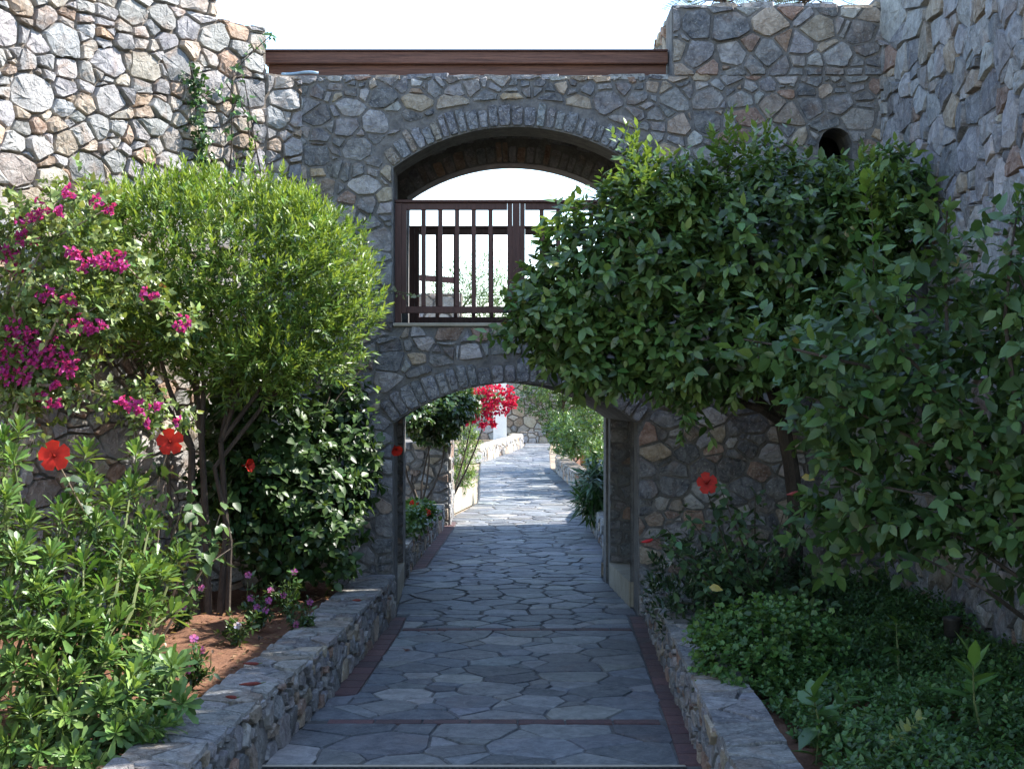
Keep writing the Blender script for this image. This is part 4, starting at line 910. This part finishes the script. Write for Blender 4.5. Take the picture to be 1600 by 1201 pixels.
# --- ground cover, uncountable
lv = Leaves(); m = 9500; yy = RNG.uniform(6.2, 13, m); xx = RNG.uniform(1.5, 3.45, m); hgt = .10 + .09 * np.sin(xx * 4 + 1) * np.sin(yy * 3) + .05 * np.sin(xx * 9) * np.sin(yy * 8 + 2) + RNG.normal(0, .02, m)
ok = xx > A([BR(y) for y in yy]) + .34; xx, yy, hgt = xx[ok], yy[ok], hgt[ok]; m = len(xx)
twigs(lv, np.stack([xx, yy, SL + hgt * RNG.random(m)], 1), RNG.normal(0, .45, (m, 3)) + A([0, -.15, .9]), .07, 7, .042, ang=(45, 85), base=(.07, .145, .04), var=.28, up=.9, young=(.10, .19, .045), tip=.4)
gc = lv.build(None, 'ovate', .6, 'leaf_soft', 'ground_cover'); tag(gc, 'low mat of small-leaved green ground cover in the shady bed', 'ground cover', None, 'stuff')
# --- small single plants in the right foreground
def sprig(name, tip, base_px, d, lab, cat, n, leaf, base, young, shape, wr, mat='leaf', ang=(25, 75), lean=(0, 0)):
    b = P(*base_px, d); b.z = SL; e = P(*tip, d); t = thing(name, b, lab, cat); m = b.lerp(e, .5) + Vector((random.gauss(0, .02), 0, .02))
    MB().tube([b, m, e], [.007, .006, .003], 5).build('stem', 'twig_green', t); lv = Leaves(); lh = (e - m).length
    twigs(lv, A([m]), A([e - m]), lh * 1.02, n, leaf, ang=ang, base=base, young=young, tip=.7, up=.5); twigs(lv, A([b]), A([m - b]), (m - b).length, max(4, n // 2), leaf, ang=(60, 85), base=base, young=young, tip=.1)
    lv.build(t, shape, wr, mat, 'foliage', single=n + max(4, n // 2) - 1); return t
sprig('young_shoot', (1520, 1030), (1540, 1190), 7.3, 'young upright shoot with pale pointed leaves at the lower right', 'plant', 14, .16, (.08, .17, .04), (.19, .33, .06), 'ovate', .38)
sprig('variegated_sprig', (1440, 1120), (1345, 1195), 6.7, 'cream-edged variegated sprig at the bottom of the right bed', 'plant', 20, .07, (.28, .34, .13), (.45, .48, .22), 'ovate', .55, ang=(45, 70))
sprig('broadleaf_plant', (1270, 1085), (1275, 1200), 7.0, 'broad-leaved green plant below the geranium bush', 'plant', 16, .16, (.07, .15, .04), (.12, .23, .05), 'broad', .5, ang=(50, 90))
sprig('broadleaf_plant', (1325, 1090), (1320, 1190), 7.2, 'broad-leaved green plant beside the variegated sprig', 'plant', 13, .15, (.07, .15, .04), (.12, .23, .05), 'broad', .45, ang=(50, 90))
sprig('broadleaf_plant', (1400, 970), (1405, 1040), 8.8, 'pale green leafy plant standing out of the ground cover', 'plant', 10, .12, (.06, .14, .03), (.13, .24, .05), 'broad', .45, ang=(50, 90))

# --- creepers on the sunlit wall
iv = thing('creeper', lw.map(1.35, 2.6, .02), 'dark green ivy creeper hanging in a narrow strand on the sunlit wall', 'creeper'); lv = Leaves()
def on_left(x, y):
    best = min((abs(800 + lw.map(u, 3, .07)[0] * F / lw.map(u, 3, .07)[1] - x), u) for u in np.linspace(0, 4.4, 180))[1]; q = lw.map(best, 3, .09); return Vector((q[0], q[1], CAMZ - (y - 600.5) * q[1] / F))
strand = [(293, 100), (300, 140), (306, 175), (310, 210), (316, 240), (322, 270), (326, 300)]; q = [on_left(x, y) for x, y in strand]
for a, b in zip(q[:-1], q[1:]):
    tt = RNG.random((26, 1)); st = A(a) * (1 - tt) + A(b) * tt + RNG.normal(0, .035, (26, 3)); twigs(lv, st, RNG.normal(0, .4, (26, 3)) + A([.5, -.7, -.1]), .05, 4, .045, base=(.03, .075, .02), var=.3, young=(.09, .18, .03), tip=.5, up=.3, droop=.4)
lv.build(iv, 'heart', .8, 'leaf', 'foliage'); MB().tube(q, .007, 5).build('stem', 'bark', iv)
cr = thing('creeper', on_left(400, 290), 'sparse thin creeper with a shoot reaching up past the wall top', 'creeper'); lv = Leaves(); mb = MB()
for c in ([(400, 300), (392, 240), (385, 180), (350, 130), (380, 95), (405, 72), (424, 55)], [(355, 290), (362, 230), (360, 180), (375, 140)], [(345, 150), (330, 140), (318, 155)], [(410, 290), (400, 230), (388, 170), (380, 130)]):
    q = [on_left(min(x, 405), y) + Vector((max(0, x - 405) * 13 / F, -.03, 0)) for x, y in c]; mb.tube(q, np.linspace(.009, .004, len(q)), 5)
    for a, b in zip(q[:-1], q[1:]): tt = RNG.random((3, 1)); twigs(lv, A(a) * (1 - tt) + A(b) * tt, RNG.normal(0, .5, (3, 3)) + A([.3, -.6, 0]), .08, 3, .06, base=(.05, .12, .03), young=(.14, .26, .05), tip=.5, droop=.3)
lv.build(cr, 'heart', .7, 'leaf', 'foliage'); mb.build('stem', 'bark', cr)
# pale trailing stem across the left jamb
tr = thing('trailing_vine', P(585, 450, 13.2), 'thin pale trailing vine crossing the upper jamb', 'creeper'); q = [P(560, 470, 13.1), P(590, 455, 13.2), P(620, 455, 13.25), P(650, 462, 13.3)]; MB().tube(q, .004, 4).build('stem', 'twig_green', tr)
lv = Leaves(); tt = np.linspace(0, 1, 16)[:, None]; st = A(q[0]) * (1 - tt) + A(q[-1]) * tt + A([0, 0, .04]) * np.sin(tt * 3.1); twigs(lv, st, RNG.normal(0, .5, (16, 3)) + A([0, -.5, .2]), .04, 2, .045, base=(.3, .36, .17), var=.2); lv.build(tr, 'heart', .7, 'leaf', 'foliage')

# --- leaf litter and clods on the left bed
lv = Leaves(); m = 1500; yy = RNG.uniform(6.5, 13.2, m); xx = A([BL(y) for y in yy]) - .42 - RNG.random(m) ** 1.3 * 2.2
lv.add(np.stack([xx, yy, np.full(m, SL + .035)], 1), RNG.normal(0, 1, (m, 3)) * A([1, 1, .15]), RNG.normal(0, .25, (m, 3)) + A([0, 0, 1]), RNG.uniform(.02, .06, m), tones(m, (.17, .10, .055), .4, (.3, .22, .12), .2))
lt = lv.build(None, 'ovate', .5, 'leaf_soft', 'leaf_litter'); tag(lt, 'dry brown leaf litter scattered on the left bed soil', 'leaf litter', None, 'stuff')
# --- garden lamps and fallen blooms
lp = thing('garden_spotlight', P(1487, 1010, 9.6), 'small dark cylindrical spotlight against the foot of the shaded wall', 'lamp'); c = P(1487, 1000, 9.75); lp.location = c
lp.location.z = SL; MB().tube([(c.x, c.y, SL - .05), (c.x, c.y, c.z + .02)], .012, 6).build('stake', 'lamp_metal', lp)
MB().lathe((c.x, c.y, c.z + .02), [(.03, 0), (.052, .02), (.056, .11), (.062, .12), (.062, .14), (.045, .145)], 16).build('housing', 'lamp_metal', lp, True)
l2 = thing('garden_lantern', P(352, 880, 11.2), 'small beige framed garden light half hidden by hibiscus leaves', 'lamp'); c = P(352, 858, 11.8); l2.location = (c.x, c.y, SL)
MB().tube([(c.x, c.y, SL - .05), (c.x, c.y, c.z - .05)], .014, 6).build('stake', 'lamp_metal', l2)
MB().box(c.x - .07, c.x + .07, c.y - .06, c.y + .06, c.z + .05, c.z + .075, .006).build('cap', 'brass_wood', l2)
MB().box(c.x - .055, c.x + .045, c.y - .05, c.y + .05, c.z - .05, c.z - .03, .005).build('base', 'brass_wood', l2)
for dx in (-.05, .04):
    for dy in (-.045, .045): MB().box(c.x + dx - .008, c.x + dx + .008, c.y + dy - .008, c.y + dy + .008, c.z - .029, c.z + .049).build('bar', 'brass_wood', l2)
MB().lathe((c.x, c.y, c.z - .029), [(.025, 0), (.028, .03), (.02, .07)], 10).build('lamp_glass', 'whitewash', l2)
for i, (x, y, r, lab) in enumerate(((392, 1073, .07, 'largest fallen dark red bloom on the left coping'), (362, 1094, .04, 'fallen dark red bloom nearest the camera on the left coping'), (393, 1041, .055, 'thin fallen dark red bloom below the periwinkle on the left coping'), (558, 941, .04, 'fallen dark red bloom at the far end of the left coping'))):
    d = (CAMZ - .42) * F / (y - 600.5); c = P(x, y, d) + Vector((0, 0, .012)); t = thing('fallen_bloom', (c.x, c.y, .41), lab, 'fallen flower', 'fallen blooms on the coping'); ax = Vector((1, random.uniform(-.4, .4), 0)).normalized(); mb = MB()
    mb.tube([c + Vector((0, 0, .008)) + ax * r * k for k in (-1, -.5, 0, .5, .85)], [.003, .009, .012, .011, .004], 6); mb.build('bloom', 'dry_petal', t, True)
    MB().tube([c + ax * r * .85 + Vector((0, 0, .008)), c + ax * r * 1.25 + Vector((.0, .01, .012))], [.004, .002], 5).build('stalk', 'twig_green', t)

d = (CAMZ - .015) * F / (1017 - 600.5); c = P(632, 1017, d); t = thing('fallen_leaf', c, 'small curled brown leaf lying alone on the flagstones', 'fallen leaf')
lv = Leaves(); lv.add(A([c, c + Vector((.01, 0, .004))]), A([[.8, .3, .25], [-.5, .4, .4]]), A([[0, -.3, 1], [.2, 0, 1]]), A([.06, .045]), A([[.12, .04, .03], [.16, .07, .04]])); lv.build(t, 'broad', .6, 'leaf_soft', 'blade')
# ------------------------------------------------------------------ the garden beyond the passage
planter('planter_wall', BL, -1, .36, .3, 'low planter wall with geraniums just beyond the passage', 16.05, 21.8, n=14, limit=60)
bed('soil', lambda y: BL(y) - .29, lambda y: -3.2, 16.05, 23, .28, 'soil of the planter just beyond the passage', 8, 14)
planter('planter_wall', BR, 1, .40, .3, 'low planter wall along the right of the path past the passage', 16.05, 24.5, n=18, limit=60)
bed('soil', lambda y: BR(y) + .29, lambda y: 3.2, 16.05, 24.5, .3, 'soil of the planter right of the path past the passage', 8, 14)
pw = thing('stone_pillar', (-1.5, 22, 0), 'tall stone stair pillar behind the planter left of the path', 'pillar')
MB().box(-3.0, -.98, 21.9, 23.2, 0, 1.3).build('mortar_core', 'mortar', pw)
masonry(pw, -.99, 1.3, lambda u, v, h: (u, 21.9 - h, v), (.14, .28), .012, .03, -.01, PAL_LOW, 'rubble', u0=-2.95, limit=60)
masonry(pw, 1.3, 1.3, lambda u, v, h: (-.98 + h, 21.9 + u, v), (.14, .28), .012, .03, -.01, PAL_LOW, 'rubble', limit=30)
sp_ = thing('stair_parapet', (-1.6, 20.2, 0), 'sunlit pale stone parapet with wooden handrail seen through the upper railing', 'parapet')
MB().strip([-2.6, -1.5, -.86], lambda x: 0 if x < -9 else 2.2, lambda x: 3.75, 24.0, 24.4).build('mortar_core', 'mortar_pale', sp_)
masonry(sp_, -.88, 3.74, lambda u, v, h: (u, 24.0 - h, v), (.14, .28), .01, .035, -.01, PAL_LEFT, 'pale_rubble', u0=-2.58, v0=2.2, limit=50)
MB().box(-2.6, -1.0, 23.3, 24.6, 1.32, 2.2).build('parapet_base', 'mortar', sp_)
MB().strip([-2.6, -.86], one(0), lambda x: 4.0 - .1 * (x + 2.6), 24.1, 24.2).add([], []) if 0 else None
MB().add([(-2.6, 24.15, 4.06), (-.92, 24.15, 3.93), (-.92, 24.25, 3.93), (-2.6, 24.25, 4.06), (-2.6, 24.15, 4.16), (-.92, 24.15, 4.03), (-.92, 24.25, 4.03), (-2.6, 24.25, 4.16)], [(0, 1, 5, 4), (1, 2, 6, 5), (2, 3, 7, 6), (3, 0, 4, 7), (4, 5, 6, 7), (3, 2, 1, 0)]).build('handrail', 'wood', sp_)
MB().box(-.99, -.93, 24.15, 24.24, 3.2, 3.93).build('post', 'wood', sp_)

def bush(name, lab, cat, blobs, n, leaf, shape, wr, base, young, per=9, mat='leaf', stem=None, up=.5, ang=(35, 75), dirup=.4, parent=None, droop=0, part='foliage', tw=.14, depth=.6, rough=.15, single=0):
    c0 = Vector(blobs[0][0]); g0 = stem or Vector((c0.x, c0.y, .3)); t = thing(name, g0, lab, cat); p, nn = shell(blobs, n, depth, rough); lv = Leaves()
    twigs(lv, p - nn * tw * .5, nn + A([0, -.05, dirup]) + RNG.normal(0, .35, p.shape), tw, per, leaf, ang=ang, base=base, var=.25, up=up, young=young, tip=.4, droop=droop); lv.build(t, shape, wr, mat, part, single=single)
    mb = MB(); stems_to(mb, g0, [c for c, _ in blobs], .02, .006); mb.build('stem', 'bark', t); return t
bush('wall_creeper', 'dark evergreen creeper draped over the pillar beyond the arch', 'creeper', [bl(660, 650, 21.4, .34, .5, .36), bl(700, 640, 21.5, .34, .5, .3), bl(640, 640, 20.8, .3, .5, .35), bl(725, 632, 22, .2, .4, .25), bl(690, 670, 21.6, .25, .3, .25)], 620, .085, 'broad', .7, (.035, .075, .022), (.09, .16, .035), stem=Vector((-1.4, 21.6, .3)), droop=.3)
rb = bush('bougainvillea', 'crimson bougainvillea hanging over the path beyond the arch', 'bougainvillea', [bl(765, 625, 23.6, .22, .3, .22), bl(740, 635, 23.4, .25, .3, .25)], 110, .06, 'heart', .62, (.07, .13, .03), (.16, .22, .06), stem=Vector((-1.0, 23.5, .3)), droop=.2)
for x, y, r in ((745, 612, 10), (760, 608, 11), (778, 610, 11), (793, 612, 10), (802, 622, 8), (796, 632, 9), (782, 626, 12), (765, 625, 13), (750, 632, 11), (772, 640, 11), (788, 640, 8), (760, 648, 9), (748, 650, 8), (766, 658, 8), (740, 657, 7), (755, 664, 7), (735, 615, 6), (803, 632, 5), (771, 764 - 100, 5), (729, 660, 5)): bracts(rb, x, y, r * 1.1, 23.2, (.62, .02, .10), 2.4, .042)
bush('sunlit_bush', 'bright sunlit bush in a small pale planter beside the path', 'bush', [bl(725, 715, 25.2, .24, .3, .45), bl(722, 745, 25.0, .24, .3, .3), bl(735, 690, 25.3, .18, .2, .28)], 330, .06, 'lance', .36, (.12, .2, .04), (.26, .36, .08), stem=Vector((-.9, 25.2, .35)), dirup=.8)
pl = thing('pale_planter', (-.85, 25, 0), 'small pale sunlit planter box holding the bright bush', 'planter'); q = [P(704, 809, 23.6), P(747, 786, 26.2)]
MB().add([(-1.06, 23.5, 0), (-.66, 26.2, 0), (-1.3, 26.6, 0), (-1.7, 23.9, 0), (-1.06, 23.5, .4), (-.66, 26.2, .4), (-1.3, 26.6, .4), (-1.7, 23.9, .4)], [(0, 1, 5, 4), (4, 5, 6, 7), (3, 0, 4, 7), (1, 2, 6, 5)]).build('box', 'plaster', pl)
bush('red_geranium', 'low geraniums with red flowers in the planter beyond the passage', 'flower', [bl(650, 805, 18.2, .22, .5, .16), bl(640, 815, 17.2, .2, .4, .15)], 200, .06, 'lobed', 1.0, (.06, .13, .03), (.12, .22, .04), dirup=.8)
rg = [o for o in col.objects if o.name.startswith('red_geranium')][0]
for x, y in ((645, 785), (652, 790), (668, 800), (640, 795)): bracts(rg, x, y, 5, 17.6, (.55, .04, .03), 2.5, .025)
bush('arching_plant', 'dark arching strap-leaved plant drooping over the right planter', 'plant', [bl(925, 772, 20.5, .2, .5, .34), bl(932, 745, 20.8, .15, .4, .3)], 170, .24, 'lance', .16, (.035, .085, .022), (.08, .16, .03), per=6, dirup=.5, droop=.7, up=.6, stem=Vector((1.35, 20.8, .35)))
# curved planter with pot, far right
cp = Plan([(2.6, 27.2), (1.7, 27.6), (1.38, 28.8), (1.28, 30.5), (1.05, 36.9), (1.6, 37.4), (2.6, 37.5)], -1)
t = thing('curved_planter', (1.6, 32, 0), 'curved rubble planter with shrubs where the far path bends', 'planter'); cp.body(0, .38, .3, 40).build('mortar_core', 'mortar_pale', t)
masonry(t, cp.L, .38, cp.map, (.16, .3), .012, .03, -.01, PAL_LEFT, 'pale_rubble', limit=60, amin=.7, amax=1.5)
tag(sheet('soil', [[(x, y, .33) for x in (1.3, 2.2, 4)] for y in (27.6, 32, 37)], 'soil'), 'soil of the far curved planter', 'soil')
po = thing('terracotta_pot', P(915, 735, 33), 'tall terracotta pot among the far planting', 'pot'); c = P(915, 733, 32.5); c.z = .33; po.location = c
MB().lathe(c, [(.1, 0), (.12, .02), (.16, .32), (.17, .38), (.19, .4), (.19, .46), (.165, .465), (.155, .42)], 18).build('pot', 'terracotta', po, True)
lv = Leaves(); twigs(lv, A([c + Vector((random.gauss(0, .05), random.gauss(0, .05), .42)) for _ in range(30)]), RNG.normal(0, .4, (30, 3)) + A([0, 0, 1]), .4, 8, .16, base=(.06, .13, .03), var=.25); lv.build(po, 'lance', .2, 'leaf', 'foliage')
bush('far_shrub', 'green shrub filling the near end of the far curved planter', 'shrub', [bl(885, 680, 34, .4, .6, .5), bl(872, 668, 35.5, .35, .5, .45), bl(900, 690, 32, .35, .5, .4)], 480, .08, 'ovate', .5, (.07, .14, .03), (.16, .26, .05), stem=Vector((1.5, 33.5, .35)))
bush('far_shrub', 'loose light green shrub against the right side of the passage view', 'shrub', [bl(930, 680, 28.5, .28, .5, .8), bl(922, 650, 29, .3, .5, .5), bl(935, 720, 27.5, .25, .4, .4)], 420, .09, 'lance', .36, (.09, .17, .035), (.2, .3, .06), stem=Vector((1.8, 28.5, .35)))
fe = thing('end_wall', (1, 53.6, 0), 'low stone wall closing the far end of the path', 'wall'); MB().box(.3, 4, 53.2, 53.6, 0, .42).build('mortar_core', 'mortar_pale', fe)
masonry(fe, 3.9, .42, lambda u, v, h: (u, 53.2 - h, v), (.18, .3), .015, .04, -.01, PAL_LEFT, 'pale_rubble', u0=.32, limit=20)
lp_ = Plan([(-2.4, 38.5), (-1.2, 38.9), (-.75, 40), (-.35, 43.5), (.15, 47), (.43, 49.8), (.2, 50.3)], 1)
t = thing('curved_planter', (-.4, 44, 0), 'long low planter curving along the left of the far path', 'planter'); lp_.body(0, .45, .35, 30).build('mortar_core', 'plaster', t)
masonry(t, lp_.L, .42, lp_.map, (.2, .34), .015, .03, -.01, PAL_LEFT, 'pale_rubble', limit=30)
fw = thing('garden_wall', (-1, 56, 0), 'high sun-dappled garden wall behind the end of the path', 'wall'); MB().box(-6, 6, 56, 56.4, 0, 3.1).build('mortar_core', 'mortar_pale', fw)
masonry(fw, 3.5, 3.05, lambda u, v, h: (u, 56 - h, v), (.24, .44), .015, .05, -.01, PAL_LEFT, 'pale_rubble', u0=-2.5, limit=40)
wh = thing('white_pillar', (-.55, 44, 0), 'whitewashed gate pillar at the bend of the far path', 'pillar'); MB().box(-.62, -.18, 46.5, 46.9, 0, 2.35, .02).build('shaft', 'whitewash', wh); MB().box(-.67, -.13, 46.45, 46.95, 2.352, 2.45, .02).build('cap', 'plaster', wh)
def tree(lab, base, blobs, n, leaf, shape, wr, tone, young, h, droop=0, r=.12, tw=.25, per=9, dirup=.3):
    b = Vector(base); t = thing('garden_tree', b, lab, 'tree'); p, nn = shell(blobs, n, .7, .2); lv = Leaves()
    twigs(lv, p, nn + A([0, 0, dirup]) + RNG.normal(0, .4, p.shape), tw, per, leaf, base=tone, var=.25, young=young, tip=.4, droop=droop); lv.build(t, shape, wr, 'leaf', 'crown')
    mb = MB(); f_ = b + Vector((random.gauss(0, .1), 0, h)); mb.tube([b, b.lerp(f_, .5) + Vector((.08, 0, 0)), f_], [r, r * .8, r * .7], 8); stems_to(mb, f_, [c for c, _ in blobs], r * .5, .02); mb.build('trunk', 'bark', t)
    return t
tree('drooping garden tree with hanging foliage over the far path', (2.3, 36, .3), [((1.7, 36, 3.1), (1.3, 1.5, .9)), ((.9, 35, 2.5), (.6, .9, .45)), ((2.4, 37, 2.4), (.9, 1, .8))], 850, .12, 'lance', .2, (.07, .14, .03), (.18, .27, .06), 1.9, .5)
tree('bushy tree behind the end wall of the path', (1.9, 54.6, 0), [((1.6, 54.5, 2.0), (1.2, .9, 1.3)), ((2.8, 54, 2.4), (1.2, 1, 1.4))], 700, .12, 'ovate', .45, (.06, .12, .03), (.15, .24, .05), 1.2)
tree('feathery tree tips showing above the stair parapet', (-1.75, 33, 0), [((-.9, 33, 4.35), (.9, .9, .65)), ((-.2, 33.4, 3.8), (.7, .8, .8))], 650, .13, 'lance', .16, (.09, .16, .04), (.2, .28, .08), 3.2, 0, .09, .35, 10, 1.0)
tree('olive-green tree behind the centre of the upper railing', (2.1, 31, 0), [((.55, 31, 3.5), (.6, .8, .85)), ((1.3, 31, 3.9), (.8, .9, 1.0))], 650, .11, 'lance', .22, (.08, .15, .035), (.18, .27, .06), 2.9, 0, .09, .3, 10, .8)
tree('tall shade tree right of the far path', (4.3, 29, 0), [((4.2, 28.5, 4.6), (1.5, 1.6, 1.0)), ((5.2, 30, 5.2), (1.4, 1.6, 1)), ((3.6, 31.5, 4.4), (1.2, 1.4, .8)), ((4.5, 34, 5), (1.6, 1.6, 1))], 260, .13, 'ovate', .5, (.06, .12, .03), (.13, .22, .05), 3.2)
tree('second shade tree farther along the right of the path', (4.8, 43, 0), [((4.6, 42, 4.6), (1.6, 1.8, 1.0)), ((5, 45, 5), (1.6, 1.6, 1)), ((4.2, 48, 4.6), (1.6, 1.6, 1))], 200, .13, 'ovate', .5, (.06, .12, .03), (.13, .22, .05), 3.2)
# palm tips above the right wall
for cx, lab in ((2.95, 'palm with spiky fronds just showing above the wall top'), (4.05, 'second palm farther right above the wall top')):
    pm = thing('palm', (cx, 19.5, 5.6), lab, 'palm'); mb = MB(); lv = Leaves(); c = Vector((cx, 19.5, 7.45)); mb.tube([(cx, 19.5, 5.6), (cx, 19.5, 6.6), c], [.1, .09, .07], 8)
    for k in range(16):
        an = 2 * math.pi * k / 16; q = [c + Vector((math.cos(an) * r, math.sin(an) * r, .32 * r - .55 * r * r + random.uniform(0, .1))) for r in np.linspace(0, .75, 6)]; mb.tube(q, np.linspace(.012, .004, 6), 4)
        for a, b in zip(q[1:-1], q[2:]): st = A(a)[None] + (A(b) - A(a))[None] * np.linspace(0, 1, 5)[:, None]; sd = np.cross(A(b - a), A([0, 0, 1])); D = np.concatenate([np.tile(sd + A(b - a) * .9, (5, 1)), np.tile(-sd + A(b - a) * .9, (5, 1))]); lv.add(np.concatenate([st, st]), D + A([0, 0, .1]), np.tile(A([0, 0, 1.]), (10, 1)), np.full(10, .26), tones(10, (.09, .14, .05), .2))
    lv.build(pm, 'lance', .08, 'leaf', 'crown'); mb.build('trunk', 'bark', pm)
